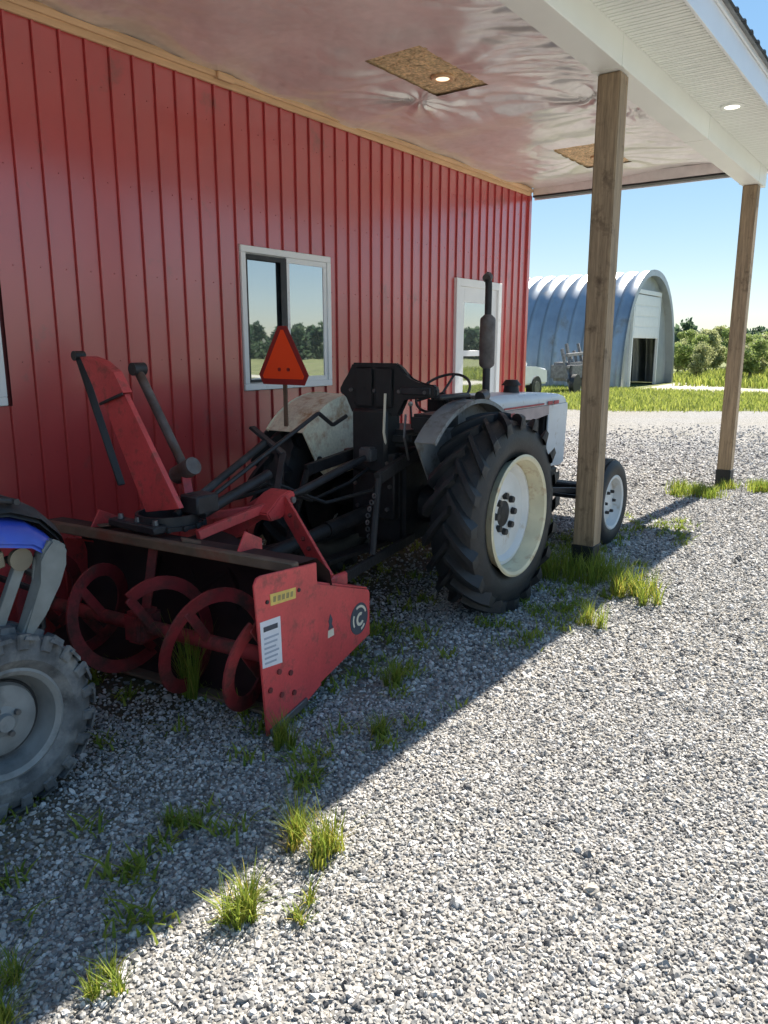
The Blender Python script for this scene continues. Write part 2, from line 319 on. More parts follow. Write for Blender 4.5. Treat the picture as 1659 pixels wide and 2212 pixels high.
# scattered loose stones (uncountable): points + geometry nodes
def stones():
    def jit(x0, x1, y0, y1, step):
        nx = int((x1-x0)/step); ny = int((y1-y0)/step)
        X, Y = np.meshgrid(np.linspace(x0, x1, nx), np.linspace(y0, y1, ny))
        P = np.stack([X.ravel(), Y.ravel()], 1)+rng.uniform(-.5, .5, (nx*ny, 2))*step; return P
    out = []
    f2 = np.array([math.cos(YAW), math.sin(YAW)]); r2 = np.array([math.sin(YAW), -math.cos(YAW)])
    for step, d0, d1 in ((.0128, 0.7, 3.4), (.0165, 3.4, 5.6), (.0205, 5.6, 9.0), (.029, 9.0, 17.0)):
        P = jit(-2, 19, -11, 14, step); F = P@f2; Q = P@r2
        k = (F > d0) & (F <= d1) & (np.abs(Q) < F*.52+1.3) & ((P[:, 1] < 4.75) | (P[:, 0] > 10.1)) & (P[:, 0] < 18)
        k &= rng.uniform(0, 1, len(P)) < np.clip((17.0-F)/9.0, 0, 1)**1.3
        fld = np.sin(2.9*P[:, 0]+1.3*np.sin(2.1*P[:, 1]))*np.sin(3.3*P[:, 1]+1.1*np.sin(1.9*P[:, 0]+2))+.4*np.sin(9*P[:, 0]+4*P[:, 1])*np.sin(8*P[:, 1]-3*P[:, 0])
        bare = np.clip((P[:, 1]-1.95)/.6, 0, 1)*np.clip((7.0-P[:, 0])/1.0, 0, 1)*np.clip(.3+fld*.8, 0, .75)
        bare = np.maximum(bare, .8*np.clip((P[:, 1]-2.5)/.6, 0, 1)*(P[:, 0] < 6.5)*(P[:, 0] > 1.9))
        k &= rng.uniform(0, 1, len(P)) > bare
        P = P[k]; sc = step*rng.lognormal(-.68, .33, len(P)); out.append(np.concatenate([P, sc[:, None]], 1))
    A = np.concatenate(out); N = len(A)
    me = bpy.data.meshes.new('loose_gravel'); me.vertices.add(N)
    co = np.zeros((N, 3), np.float32); co[:, :2] = A[:, :2]; co[:, 2] = A[:, 2]*rng.uniform(-.45, .22, N)
    me.vertices.foreach_set('co', co.ravel())
    a = me.attributes.new('size', 'FLOAT', 'POINT'); a.data.foreach_set('value', A[:, 2].astype(np.float32))
    a = me.attributes.new('kindi', 'INT', 'POINT'); a.data.foreach_set('value', rng.integers(0, 6, N).astype(np.int32))
    a = me.attributes.new('turn', 'FLOAT_VECTOR', 'POINT'); a.data.foreach_set('vector', (rng.normal(0, 1, (N, 3))*np.array([.45, .45, 3])).astype(np.float32).ravel())
    o = link('loose_gravel', me); tag(o, 'loose crushed grey limestone gravel covering the yard', 'gravel', kind='stuff')
    m = bpy.data.materials.new('gravel_stone'); m.use_nodes = True; n = m.node_tree.nodes; l = m.node_tree.links
    b = n['Principled BSDF']; b.inputs['Roughness'].default_value = .85; b.inputs['Specular IOR Level'].default_value = .3
    oi = n.new('ShaderNodeObjectInfo'); rp = n.new('ShaderNodeValToRGB'); e = rp.color_ramp.elements
    pts = [(0, (.09, .09, .095)), (.16, (.22, .217, .213)), (.5, (.38, .372, .36)), (.66, (.41, .375, .325)), (.72, (.44, .432, .42)), (1, (.66, .645, .625))]
    while len(e) < len(pts): e.new(.5)
    for q, (p, c) in zip(e, pts): q.position = p; q.color = (*c, 1)
    l.new(oi.outputs['Random'], rp.inputs[0])
    tc = n.new('ShaderNodeTexCoord'); no = n.new('ShaderNodeTexNoise'); no.inputs['Scale'].default_value = 3; l.new(tc.outputs['Object'], no.inputs['Vector'])
    mr = n.new('ShaderNodeMapRange'); mr.inputs[3].default_value = .75; mr.inputs[4].default_value = 1.2; l.new(no.outputs['Fac'], mr.inputs[0])
    mx = n.new('ShaderNodeMix'); mx.data_type = 'RGBA'; mx.blend_type = 'MULTIPLY'; mx.inputs[0].default_value = 1
    l.new(rp.outputs[0], mx.inputs[6]); l.new(mr.outputs[0], mx.inputs[7]); l.new(mx.outputs[2], b.inputs['Base Color'])
    ng = bpy.data.node_groups.new('scatter_stones', 'GeometryNodeTree')
    ng.interface.new_socket('Geometry', in_out='INPUT', socket_type='NodeSocketGeometry'); ng.interface.new_socket('Geometry', in_out='OUTPUT', socket_type='NodeSocketGeometry')
    N_ = ng.nodes; L = ng.links
    gi = N_.new('NodeGroupInput'); go = N_.new('NodeGroupOutput'); jn = N_.new('GeometryNodeJoinGeometry')
    for i in range(6):
        ic = N_.new('GeometryNodeMeshIcoSphere'); ic.inputs['Radius'].default_value = 1; ic.inputs['Subdivisions'].default_value = 2 if i < 4 else 1
        ps = N_.new('GeometryNodeInputPosition'); nz = N_.new('ShaderNodeTexNoise'); nz.noise_dimensions = '4D'
        nz.inputs['W'].default_value = i*7.3; nz.inputs['Scale'].default_value = .9; nz.inputs['Detail'].default_value = 1.5
        L.new(ps.outputs[0], nz.inputs['Vector'])
        s1 = N_.new('ShaderNodeVectorMath'); s1.operation = 'SUBTRACT'; s1.inputs[1].default_value = (.5, .5, .5); L.new(nz.outputs['Color'], s1.inputs[0])
        s2 = N_.new('ShaderNodeVectorMath'); s2.operation = 'SCALE'; s2.inputs['Scale'].default_value = 2.2; L.new(s1.outputs[0], s2.inputs[0])
        sp = N_.new('GeometryNodeSetPosition'); L.new(ic.outputs[0], sp.inputs['Geometry']); L.new(s2.outputs[0], sp.inputs['Offset'])
        tf = N_.new('GeometryNodeTransform'); tf.inputs['Scale'].default_value = ((1.1, .8, .62), (1, .9, .7), (1.25, .7, .55), (.9, .85, .75), (1.15, .75, .6), (1, .95, .5))[i]
        L.new(sp.outputs[0], tf.inputs['Geometry'])
        sm = N_.new('GeometryNodeSetMaterial'); sm.inputs['Material'].default_value = m; L.new(tf.outputs[0], sm.inputs['Geometry'])
        gi2 = N_.new('GeometryNodeGeometryToInstance'); L.new(sm.outputs[0], gi2.inputs[0]); L.new(gi2.outputs[0], jn.inputs[0])
    ip = N_.new('GeometryNodeInstanceOnPoints'); ip.inputs['Pick Instance'].default_value = True
    def attr(nm, ty):
        a = N_.new('GeometryNodeInputNamedAttribute'); a.data_type = ty; a.inputs[0].default_value = nm; return a.outputs[0]
    L.new(gi.outputs[0], ip.inputs['Points']); L.new(jn.outputs[0], ip.inputs['Instance'])
    L.new(attr('kindi', 'INT'), ip.inputs['Instance Index']); L.new(attr('turn', 'FLOAT_VECTOR'), ip.inputs['Rotation']); L.new(attr('size', 'FLOAT'), ip.inputs['Scale'])
    L.new(ip.outputs[0], go.inputs[0])
    md = o.modifiers.new('scatter', 'NODES'); md.node_group = ng; me.materials.append(m)
stones()

# ------------------------------------------------------------------ red building with its porch
WY = 4.85; XE = 10.04; X0 = -3.2
barn = thing('red_barn', (3.4, WY, 0), 'long red metal sided barn with a porch roof on wooden posts', 'barn')
P_ = .184
MB().box((X0, WY+.02, -.02), (XE-.02, WY+6, 4.35), 0).build('wall_core', 'core', barn)
ribme = None
x = XE-.04
openings = [(4.655, 5.805, 1.28, 2.465), (8.11, 9.25, 0, 2.44), (1.43, 2.585, 1.28, 2.465)]
k = 0
def strip_mesh(w):
    # one siding strip: flat pan with a small stiffening bead and the standing rib at its right edge
    prof = [(0, 0), (.158, 0), (.160, .006), (.163, .006), (.165, -.018), (.179, -.018), (.181, .006), (w, .006)]
    return prof
pr_ = strip_mesh(P_)
nst = int((XE-X0)/P_)
for i in range(nst):
    x1 = XE-.05-i*P_; x0 = x1-P_
    spans = [(.02, 3.64)]
    for (a, b, z0, z1) in openings:
        if x0+.05 > a-.02 and x1-.05 < b+.02:
            ns = []
            for (s0, s1) in spans:
                if z0 > s0+.1: ns.append((s0, z0-.005))
                if z1 < s1-.1: ns.append((z1+.005, s1))
            spans = ns
    yj = WY+random.uniform(-.0012, .0012)
    for (s0, s1) in spans:
        MB().quadgrid([[(x0+px, yj+py, z) for z in (s0, s1)] for px, py in pr_]).build('siding_panel', 'siding', barn, ang=20)
sc2 = MB()
for i in range(nst):
    xs = XE-.05-i*P_-.09
    if xs < 1.8: break
    for zz in (.35, .95, 1.55, 2.15, 2.75, 3.35):
        if not any(a-.03 < xs < b+.03 and z0-.03 < zz < z1+.03 for a, b, z0, z1 in openings): sc2.cyl((xs, WY+.002, zz), (xs, WY-.006, zz), .0055, .004, 6)
tag(sc2.build('siding_screws', 'siding', barn), kind='stuff')
MB().box((XE-.06, WY-.03, 0), (XE+.012, WY+.03, 3.62), .003).build('corner_trim', 'siding', barn)
MB().box((X0, WY-.028, 3.612), (XE, WY-.002, 3.725), .004).build('eave_board', 'pine', barn)
MB().box((X0, WY-.05, 3.658), (XE, WY-.030, 3.700), .003).build('eave_batten', 'pine', barn)
for _ in range(1):
    MB().box((4.45, WY-.075, 3.64), (4.62, WY-.052, 3.698), .004).build('wood_block', 'pine', barn)

def window(a, b, z0, z1):
    w = .055
    fr = MB()
    fr.box((a, WY-.035, z0), (b, WY+.03, z0+w), .005); fr.box((a, WY-.035, z1-w), (b, WY+.03, z1), .005)
    fr.box((a, WY-.0345, z0+w), (a+w, WY+.03, z1-w), .004); fr.box((b-w, WY-.0345, z0+w), (b, WY+.03, z1-w), .004)
    win = fr.build('window', 'vinylw', barn)
    mid = (a+b)/2; s = .045
    for (p, q, dy, nm) in ((a+w, mid+.02, .012, 'sash'), (mid-.03, b-w, -.012, 'sash')):
        sb = MB(); y0 = WY+dy-.012; y1 = WY+dy+.012
        sb.box((p, y0, z0+w), (q, y1, z0+w+s), .003); sb.box((p, y0, z1-w-s), (q, y1, z1-w), .003)
        sb.box((p, y0+.001, z0+w+s), (p+s, y1, z1-w-s), .003); sb.box((q-s, y0+.001, z0+w+s), (q, y1, z1-w-s), .003)
        sb.build(nm, 'vinylw', win)
        MB().box((p+s, WY+dy-.003, z0+w+s), (q-s, WY+dy+.003, z1-w-s), 0).build('pane', 'glass', win)
    sc_ = MB(); p, q = a+w+.004, mid-.02; y0 = WY-.024; y1 = WY-.014
    for lo, hi in (((p, z0+w+.01), (p+.022, z1-w-.01)), ((q-.075, z0+w+.01), (q, z1-w-.01)), ((p+.022, z0+w+.01), (q-.075, z0+w+.035)), ((p+.022, z1-w-.05), (q-.075, z1-w-.01))):
        sc_.box((lo[0], y0, lo[1]), (hi[0], y1, hi[1]), .002)
    sc_.build('screen_frame', 'blackp', win)
    return win
window(*openings[0]); window(*openings[2])
a, b, z0, z1 = openings[1]
dfr = MB(); dfr.box((a, WY-.04, 0), (a+.09, WY+.03, z1), .004); dfr.box((b-.09, WY-.04, 0), (b, WY+.03, z1), .004); dfr.box((a+.09, WY-.0395, z1-.09), (b-.09, WY+.03, z1), .004)
dr = dfr.build('door', 'vinylw', barn)
d0, d1 = a+.09, b-.09
dp = MB()
dp.box((d0, WY-.012, .03), (d0+.14, WY+.012, z1-.09), .003); dp.box((d1-.14, WY-.012, .03), (d1, WY+.012, z1-.09), .003)
dp.box((d0+.14, WY-.0115, z1-.27), (d1-.14, WY+.012, z1-.09), .003); dp.box((d0+.14, WY-.0115, 1.53), (d1-.14, WY+.012, 1.60), .003); dp.box((d0+.14, WY-.0115, .03), (d1-.14, WY+.012, .95), .003)
dp.build('door_leaf', 'vinylw', dr)
MB().box((d0+.14, WY-.003, 1.60), (d1-.14, WY+.004, z1-.27), 0).build('pane', 'glass', dr)
MB().box((d0+.14, WY-.003, .95), (d1-.14, WY+.004, 1.53), 0).build('pane', 'glass', dr)
MB().cyl((d0+.07, WY-.012, 1.05), (d0+.07, WY-.07, 1.05), .028).build('handle', 'steel', dr)

# porch beam, posts, soffit, fascia, roof
BZ = 3.41; SZ = 3.60; FY = 1.48
MB().box((X0, 1.945, BZ), (XE+.03, 2.145, 3.74), .004).build('porch_beam', 'vinyl', barn)
for i in range(6):
    xa = XE-.35-i*2.2
    if xa > X0: MB().box((xa, 1.9415, BZ-.0025), (xa+.05, 2.1485, SZ-.004), .001).build('beam_joint_cover', 'vinyl', barn)
for px in (5.43, 9.86):
    q = MB().box((px-.078, 1.972, .195), (px+.078, 2.128, BZ-.002), .008, 2).build('porch_post', 'post', barn)
    MB().box((px-.084, 1.966, -.02), (px+.084, 2.134, .20), .004).build('post_base', 'blackm', q)
sw = .10; ns = int((XE+.12-X0)/sw)
for i in range(ns):
    xa = X0+i*sw; xb = xa+sw
    MB().quadgrid([[(xa+u, y, SZ+dz) for y in (FY+.02, 1.944)] for u, dz in ((.0, .012), (.008, .012), (.012, 0), (.052, 0), (.056, .012), (.064, .012), (.068, 0), (.092, 0), (.096, .012), (sw, .012))]).build('soffit_panel', 'vinyl', barn, ang=20)
lt = MB().lathe([(.058, .004), (.09, .004), (.095, -.004), (.088, -.012), (.06, -.012), (.058, .004)], (7.32, 1.73, SZ), 28, 'z').build('soffit_light', 'vinyl', barn)
MB().cyl((7.32, 1.73, SZ-.005), (7.32, 1.73, SZ+.01), .057, n=28).build('lens', 'lampw', lt)
fa = MB(); fa.box((X0, FY-.004, SZ-.02), (XE+.16, FY+.016, 3.80), .003); fa.box((X0, FY-.022, 3.76), (XE+.165, FY-.005, 3.815), .003); fa.build('fascia', 'fascia', barn)
eg = MB(); eg.box((XE+.14, FY+.02, SZ-.015), (XE+.158, WY, 3.86), .003); eg.build('end_fascia', 'fascia', barn)
MB().box((XE-.02, 2.15, 3.616), (XE+.10, WY-.052, 3.74), .004).build('end_header', 'plastic', barn)
MB().box((XE-.022, 2.15, 3.594), (XE+.10, WY-.052, 3.6155), .002).build('end_drip_edge', 'blackm', barn)
MB().box((XE+.035, FY+.02, SZ-.012), (XE+.139, 2.30, SZ-.002), .002).build('end_soffit', 'vinyl', barn)
rf = MB()
rp_ = []
for i in range(int((XE+.3-X0)/.23)+1):
    xx = X0+i*.23
    rp_ += [(xx, 0), (xx+.14, 0), (xx+.155, .02), (xx+.195, .02), (xx+.21, 0)]
rf.quadgrid([[(xx, y, 3.825+(y-FY)*.22+dz) for y in (FY-.06, WY+3)] for xx, dz in rp_ if xx < XE+.2])
rf.quadgrid([[(xx, y, 3.80+(y-FY)*.22) for y in (FY-.055, WY+3)] for xx in (X0, XE+.19)])
rf.build('porch_roof', 'roofm', barn, ang=20)

MB().box((X0, FY+.05, 3.785), (XE+.12, WY+.015, 3.797), 0).build('light_block_deck', 'osb', barn)  # unseen sheet above the ceiling, added to block light
# plastic ceiling sheet with wrinkles
def ceiling():
    nx, ny = 760, 190; CZ = 3.70
    X, Y = np.meshgrid(np.linspace(0.5, XE-.01, nx), np.linspace(2.146, WY-.008, ny), indexing='ij')
    rs = np.random.default_rng(3); Z = np.zeros_like(X)
    for i in range(14):
        kx, ky = rs.normal(0, 2.2, 2); Z += .006*np.sin(kx*X+ky*Y+rs.uniform(0, 6))
    w = np.clip((3.05-Y)/.85, 0, 1)**.8                      # folds pulled towards the beam
    for i in range(11):
        fx = rs.uniform(16, 44); Z += w*.012*(1-2*np.abs(np.sin(.5*fx*(X+(.15+.06*i)*Y)+2*np.sin(1.7*X+i)+rs.uniform(0, 6)))**.6)*np.clip(np.sin(1.3*X+i*2.1+1.5*Y), 0, 1)
    for (cx_, cy_, a) in ((5.5, 3.5, .014), (6.65, 2.62, .02), (8.8, 3.45, .012), (3.0, 3.6, .010), (7.3, 2.55, .012), (5.9, 3.9, .012)):
        dx = X-cx_; dy = Y-cy_; r = np.hypot(dx, dy)+.02; th = np.arctan2(dy, dx)
        Z += 1.7*a*np.exp(-r/.42)*np.sin(13*th+2*np.sin(3*th+cx_))*np.clip(r/.12, 0, 1)
    f2 = np.sin(2.1*X+.6*np.sin(3*Y)); Z += .004*np.sin(24*(Y+.12*X)+4*f2)*np.clip((Y-3.6)/1.2, 0, 1)*.6
    Z *= 1.4
    for i in range(26):
        t = rs.uniform(0, 3.14); k = rs.uniform(18, 60); u = math.cos(t)*X+math.sin(t)*Y; v_ = -math.sin(t)*X+math.cos(t)*Y
        Z += .0022*(1-np.abs(np.sin(.5*k*u+rs.uniform(0, 6)+1.2*np.sin(2.3*v_+i)))**.5)*np.clip(np.sin(2.2*v_+i*1.7)*np.sin(1.4*u+i), 0, 1)
    for (a, b, p, q) in ((4.95, 5.95, 3.27, 3.76), (8.24, 9.25, 3.22, 3.74)):
        d = np.hypot(np.maximum(np.maximum(a-X, X-b), 0), np.maximum(np.maximum(p-Y, Y-q), 0)); Z *= np.clip(.12+d/.25, 0, 1)
    V = np.stack([X, Y, CZ+Z], -1).reshape(-1, 3)-np.array([3.4, WY, 0])
    I = np.arange(nx*ny).reshape(nx, ny); F = np.stack([I[:-1, :-1], I[1:, :-1], I[1:, 1:], I[:-1, 1:]], -1).reshape(-1, 4)
    ce = (F[:, :1]*0).ravel()
    c = V[F].mean(1)+np.array([3.4, WY, 0])
    keep = np.ones(len(F), bool)
    for (a, b, p, q) in ((4.95, 5.95, 3.27, 3.76), (8.24, 9.25, 3.22, 3.74)):
        jag = .005*np.sin(c[:, 0]*31)+.14*np.clip(5.25-c[:, 0], 0, .3)*0; jy = 0*c[:, 1]
        keep &= ~((c[:, 0] > a+jy) & (c[:, 0] < b+jy) & (c[:, 1] > p+jag) & (c[:, 1] < q+jag))
    F = F[keep]
    me = tri_mesh('ceiling_sheet', V, F, 'plastic'); me.polygons.foreach_set('use_smooth', [True]*len(me.polygons))
    o = link('ceiling_sheet', me, barn); return o
ceiling()
MB().box((X0, 2.146, 3.70), (.495, WY-.03, 3.71), 0).build('ceiling_sheet', 'plastic', barn)
for (a, b, p, q, lc) in ((4.91, 5.99, 3.23, 3.80, (5.62, 3.50)), (8.20, 9.29, 3.18, 3.78, (8.85, 3.45))):
    hb = MB()
    hb.box((a, p, 3.716), (b, q, 3.73), 0)
    for _ in range(120):       # strands of the board
        u = random.uniform(a+.03, b-.03); v = random.uniform(p+.03, q-.03); t = random.uniform(0, 3.14); le = random.uniform(.03, .08)
        hb.bar((u-le*math.cos(t), v-le*math.sin(t), 3.7155-random.uniform(0, .004)), (u+le*math.cos(t), v+le*math.sin(t), 3.7155-random.uniform(0, .004)), .03, .002, bev=0)
    h = hb.build('strand_board', 'osb', barn, smooth=False)
    r = MB().lathe([(.055, .02), (.09, .02), (.095, 0), (.085, -.008), (.055, -.004), (.055, .02)], (lc[0], lc[1], 3.700), 24, 'z').build('ceiling_light', 'pine', barn)
    MB().cyl((lc[0], lc[1], 3.698), (lc[0], lc[1], 3.715), .054, n=24).build('lens', 'lampy', r)
MB().box((6.62, 2.59, 3.66), (6.70, 2.67, 3.70), .006).build('junction_box', 'vinyl', barn)

# ------------------------------------------------------------------ wheels
def tyre_profile(Rr, ri, w):
    h = w/2
    return [(ri, -h*.72), (ri+.02, -h*.86), (ri+(Rr-ri)*.35, -h), (ri+(Rr-ri)*.62, -h*.98), (Rr*.955, -h*.86), (Rr*.985, -h*.6), (Rr, 0), (Rr*.985, h*.6), (Rr*.955, h*.86), (ri+(Rr-ri)*.62, h*.98), (ri+(Rr-ri)*.35, h), (ri+.02, h*.86), (ri, h*.72)]
def ag_tyre(c, Rr, ri, w, nl, parent, m, lh=.035, flip=1):
    mb = MB(); body = Rr-lh
    mb.lathe(tyre_profile(body, ri, w*.94), c, 64, 'y')
    h = w/2
    for i in range(nl):
        for s in (-1, 1):
            a0 = 2*math.pi*(i+(.5 if s > 0 else 0))/nl
            secs = []
            for t in np.linspace(-.06, 1.0, 7):
                y = s*h*t*1.0; aa = a0-flip*(1-t)*.30*(14/nl*1.6)
                drop = .015*t*t+.06*Rr*max(0, t-.75)
                rt = Rr-drop*.9; rb = body*.97-drop*1.6
                wd = (.036+.014*t)
                secs.append([(rb, aa-wd*1.5, y), (rt, aa-wd*.8, y), (rt, aa+wd*.8, y), (rb, aa+wd*1.5, y)])
            t = 1.0; y = s*h*1.0; aa = a0
            secs.append([(Rr*.86, aa-.045, s*h*.99), (Rr*.90, aa-.03, s*h*1.03), (Rr*.90, aa+.03, s*h*1.03), (Rr*.86, aa+.045, s*h*.99)])
            V = [[mb.bm.verts.new((c[0]+r*math.cos(q), c[1]+y, c[2]+r*math.sin(q))) for r, q, y in sec] for sec in secs]
            for A, B in zip(V, V[1:]):
                for j in range(3): mb.bm.faces.new((A[j], A[j+1], B[j+1], B[j]))
            mb.bm.faces.new(V[0]); mb.bm.faces.new(V[-1][::-1])
    return mb.build('tyre', m, parent, ang=30)

# ------------------------------------------------------------------ tractor
TY = 2.95
tr = thing('tractor', (4.29, TY, 0), 'old white farm tractor parked nose outward along the red wall', 'tractor')
def rear_wheel(y, s, mr='rimc', md='rimw'):      # s: outward sign in y
    c = (4.29, y, .615)
    hub = MB()
    hub.lathe([(.0, -.02), (.05, -.02), (.10, -.005), (.13, .0), (.13, .03), (.0, .03)], (c[0], y+s*.04, c[2]), 24, 'y', sgn=-s)
    w = hub.build('rear_wheel', 'engine', tr)
    ag_tyre(c, .635, .365, .335, 20, w, 'tyre', lh=.042)
    MB().lathe([(.372, .165), (.385, .172), (.372, .178), (.352, .170), (.345, .10), (.325, .06), (.318, -.06), (.345, -.10), (.372, -.165)], c, 64, 'y', sgn=s).build('rim', mr, w)
    MB().lathe([(.325, .045), (.300, .05), (.285, .035), (.27, .02), (.2, .03), (.14, .035), (.12, .02), (.06, .02), (.06, 0), (.30, .0), (.325, .01)], (c[0], y+s*.03, c[2]), 48, 'y', sgn=s, closed=True).build('wheel_disc', md, w)
    for i in range(8):
        a = 2*math.pi*i/8
        p = Vector((c[0]+.115*math.cos(a), y+s*.055, c[2]+.115*math.sin(a)))
        MB().cyl(p, p+Vector((0, s*.026, 0)), .024, .020, 8).build('wheel_nut', 'blackm', w)
    for i in range(4):
        a = 2*math.pi*i/4+.65
        p0 = Vector((c[0]+.325*math.cos(a), y+s*.05, c[2]+.325*math.sin(a)))
        MB().box(p0-Vector((.03, .02, .03)), p0+Vector((.03, .02, .03)), .006).build('rim_clamp', 'rimw' if i else 'blackm', w)
    return w
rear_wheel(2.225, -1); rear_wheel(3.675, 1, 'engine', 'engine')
def front_wheel(y, s):
    c = (6.27, y, .365)
    w = MB().lathe([(0, -.02), (.05, -.02), (.075, 0), (.075, .05), (0, .05)], c, 20, 'y', sgn=-s).build('front_wheel', 'engine', tr)
    mb = MB(); mb.lathe([(.215, -.06), (.24, -.078), (.30, -.085), (.335, -.07), (.352, -.055), (.352, -.048), (.342, -.046), (.342, -.036), (.365, -.032), (.366, -.012), (.35, -.01), (.35, .01), (.366, .012), (.365, .032), (.342, .036), (.342, .046), (.352, .048), (.352, .055), (.335, .07), (.30, .085), (.24, .078), (.215, .06)], c, 48, 'y')
    mb.build('tyre', 'tyre', w)
    MB().lathe([(.222, .066), (.232, .074), (.222, .078), (.205, .07), (.195, .03), (.19, 0), (.12, .018), (.08, .03), (.0, .03), (0, .015), (.08, .015), (.19, -.015), (.215, -.06)], c, 40, 'y', sgn=s).build('rim', 'rimw', w)
    for i in range(6):
        a = 2*math.pi*i/6; p = Vector((c[0]+.095*math.cos(a), y+s*.025, c[2]+.095*math.sin(a)))
        MB().cyl(p, p+Vector((0, s*.03, 0)), .015, .012, 7).build('wheel_nut', 'blackm', w)
front_wheel(2.225, -1); front_wheel(3.675, 1)
# body
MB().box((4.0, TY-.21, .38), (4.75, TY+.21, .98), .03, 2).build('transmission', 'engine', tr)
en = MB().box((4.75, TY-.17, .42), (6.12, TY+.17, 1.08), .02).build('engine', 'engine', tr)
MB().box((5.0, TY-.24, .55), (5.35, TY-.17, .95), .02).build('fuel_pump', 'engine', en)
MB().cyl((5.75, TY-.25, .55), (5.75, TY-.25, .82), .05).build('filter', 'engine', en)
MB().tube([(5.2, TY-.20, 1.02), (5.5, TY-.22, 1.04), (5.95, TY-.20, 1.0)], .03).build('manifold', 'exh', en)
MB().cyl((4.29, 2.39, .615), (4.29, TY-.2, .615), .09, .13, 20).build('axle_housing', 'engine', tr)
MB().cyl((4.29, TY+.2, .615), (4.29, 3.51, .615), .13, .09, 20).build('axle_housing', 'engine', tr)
# hood
hd = MB(); rows = []
for X, zt, hw in ((5.12, 1.285, .235), (5.4, 1.285, .235), (6.1, 1.265, .232), (6.40, 1.250, .228), (6.50, 1.232, .222), (6.545, 1.20, .215)):
    rows.append([(X, TY+hw*u, 1.165+(zt-1.165)*v) for u, v in ((-1, 0), (-1, .45), (-.97, .72), (-.86, .92), (-.6, .985), (0, 1), (.6, .985), (.86, .92), (.97, .72), (1, .45), (1, 0))])
hd.quadgrid(rows); hd.quadgrid([[(6.545, p[1], p[2]) for p in rows[-1]], [(6.55, TY+.2*(p[1]-TY)/.215, 1.12) for p in rows[-1]]])
hood = hd.build('hood', 'whitep', tr)
for s in (-1, 1):
    y = TY+s*.236
    MB().prism([(5.12, 1.163), (6.13, 1.163), (6.13, 1.085), (5.85, 1.06), (5.5, 1.085), (5.2, 1.13), (5.12, 1.14)], 'xz', y-.006, y+.006, .002).build('side_band', 'pinkp', hood)
    MB().box((5.3, y-s*.001-.003+s*.008, 1.172), (6.02, y-s*.001+.003+s*.008-.0, 1.186), 0).build('stripe', 'redst', hood)
    for (a, b, z0, z1) in ((6.10, 6.19, 1.166, 1.196), (6.22, 6.32, 1.166, 1.196), (5.24, 5.48, 1.112, 1.14)):
        MB().box((a, y+s*.0075-.002, z0), (b, y+s*.0075+.002, z1), 0).build('hood_decal', 'redst', hood)
    MB().prism([(6.145, 1.162), (6.545, 1.162), (6.545, 1.12), (6.51, .64), (6.44, .615), (6.16, .63), (6.13, .70)], 'xz', TY+s*.225-.008, TY+s*.225+.008, .004).build('nose_panel', 'whitep', tr)
gr = MB().box((6.50, TY-.21, .63), (6.535, TY+.21, 1.16), .01).build('grille', 'whitep', tr)
for i in range(9): MB().box((6.537, TY-.17, .70+i*.045), (6.545, TY+.17, .72+i*.045), 0).build('grille_slat', 'blackm', gr)
MB().box((6.14, TY-.20, .62), (6.48, TY+.20, 1.1), .01).build('radiator', 'engine', tr)
ic_ = MB().cyl((5.93, TY+.02, 1.26), (5.93, TY+.02, 1.33), .07, .06, 20).build('air_intake_cap', 'blackm', tr)
MB().cyl((5.93, TY+.02, 1.33), (5.93, TY+.02, 1.375), .085, .05, 20).build('cap_dome', 'blackm', ic_)
ex = MB().cyl((5.45, TY, 1.24), (5.45, TY, 1.50), .03).build('exhaust_stack', 'darkst', tr)
mu = MB().lathe([(.03, 0), (.055, .02), (.06, .035), (.06, .37), (.055, .385), (.028, .41)], (5.45, TY, 1.48), 24, 'z').build('muffler', 'exh', ex)
MB().tube([(5.45, TY, 1.86), (5.45, TY, 2.10), (5.445, TY, 2.135), (5.43, TY, 2.16)], .027, 14).build('tail_pipe', 'darkst', ex)
MB().cyl((5.412, TY, 2.155), (5.448, TY, 2.175), .036, .036, 14).build('rain_flap', 'exh', ex)
# dash, steering
MB().box((4.88, TY-.2, 1.0), (5.14, TY+.2, 1.29), .03, 2).build('dash', 'engine', tr)
st = MB().tube([(4.98, TY, 1.1), (4.80, TY, 1.32)], .02).build('steering_column', 'darkst', tr)
sc = Vector((4.80, TY, 1.32)); ax = Vector((-.63, 0, .78)).normalized(); e1 = Vector((0, 1, 0)); e2 = ax.cross(e1)
mb = MB(); pts = [sc+(e1*math.cos(t)+e2*math.sin(t))*.205 for t in np.linspace(0, 2*math.pi, 33)]; mb.tube(pts, .010, 8)
for t in (.5, 2.6, 4.7): mb.tube([sc, sc+(e1*math.cos(t)+e2*math.sin(t))*.205], .009, 6)
mb.build('steering_wheel', 'blackp', tr)
for (x_, y_, z_) in ((4.72, TY-.16, 1.26), (4.70, TY-.24, 1.2), (4.68, TY+.2, 1.24)):
    lv = MB().tube([(x_+.05, y_, .92), (x_, y_, z_)], .008, 6).build('lever', 'steel', tr)
    MB().lathe([(0, -.02), (.014, -.014), (.02, 0), (.014, .014), (0, .02)], (x_, y_, z_), 10, 'z').build('knob', 'creamd', lv)
# lamp-like bright bits on the dash side
MB().cyl((4.92, TY-.24, 1.29), (4.99, TY-.25, 1.31), .045, .04, 16).build('work_lamp', 'steel', tr)
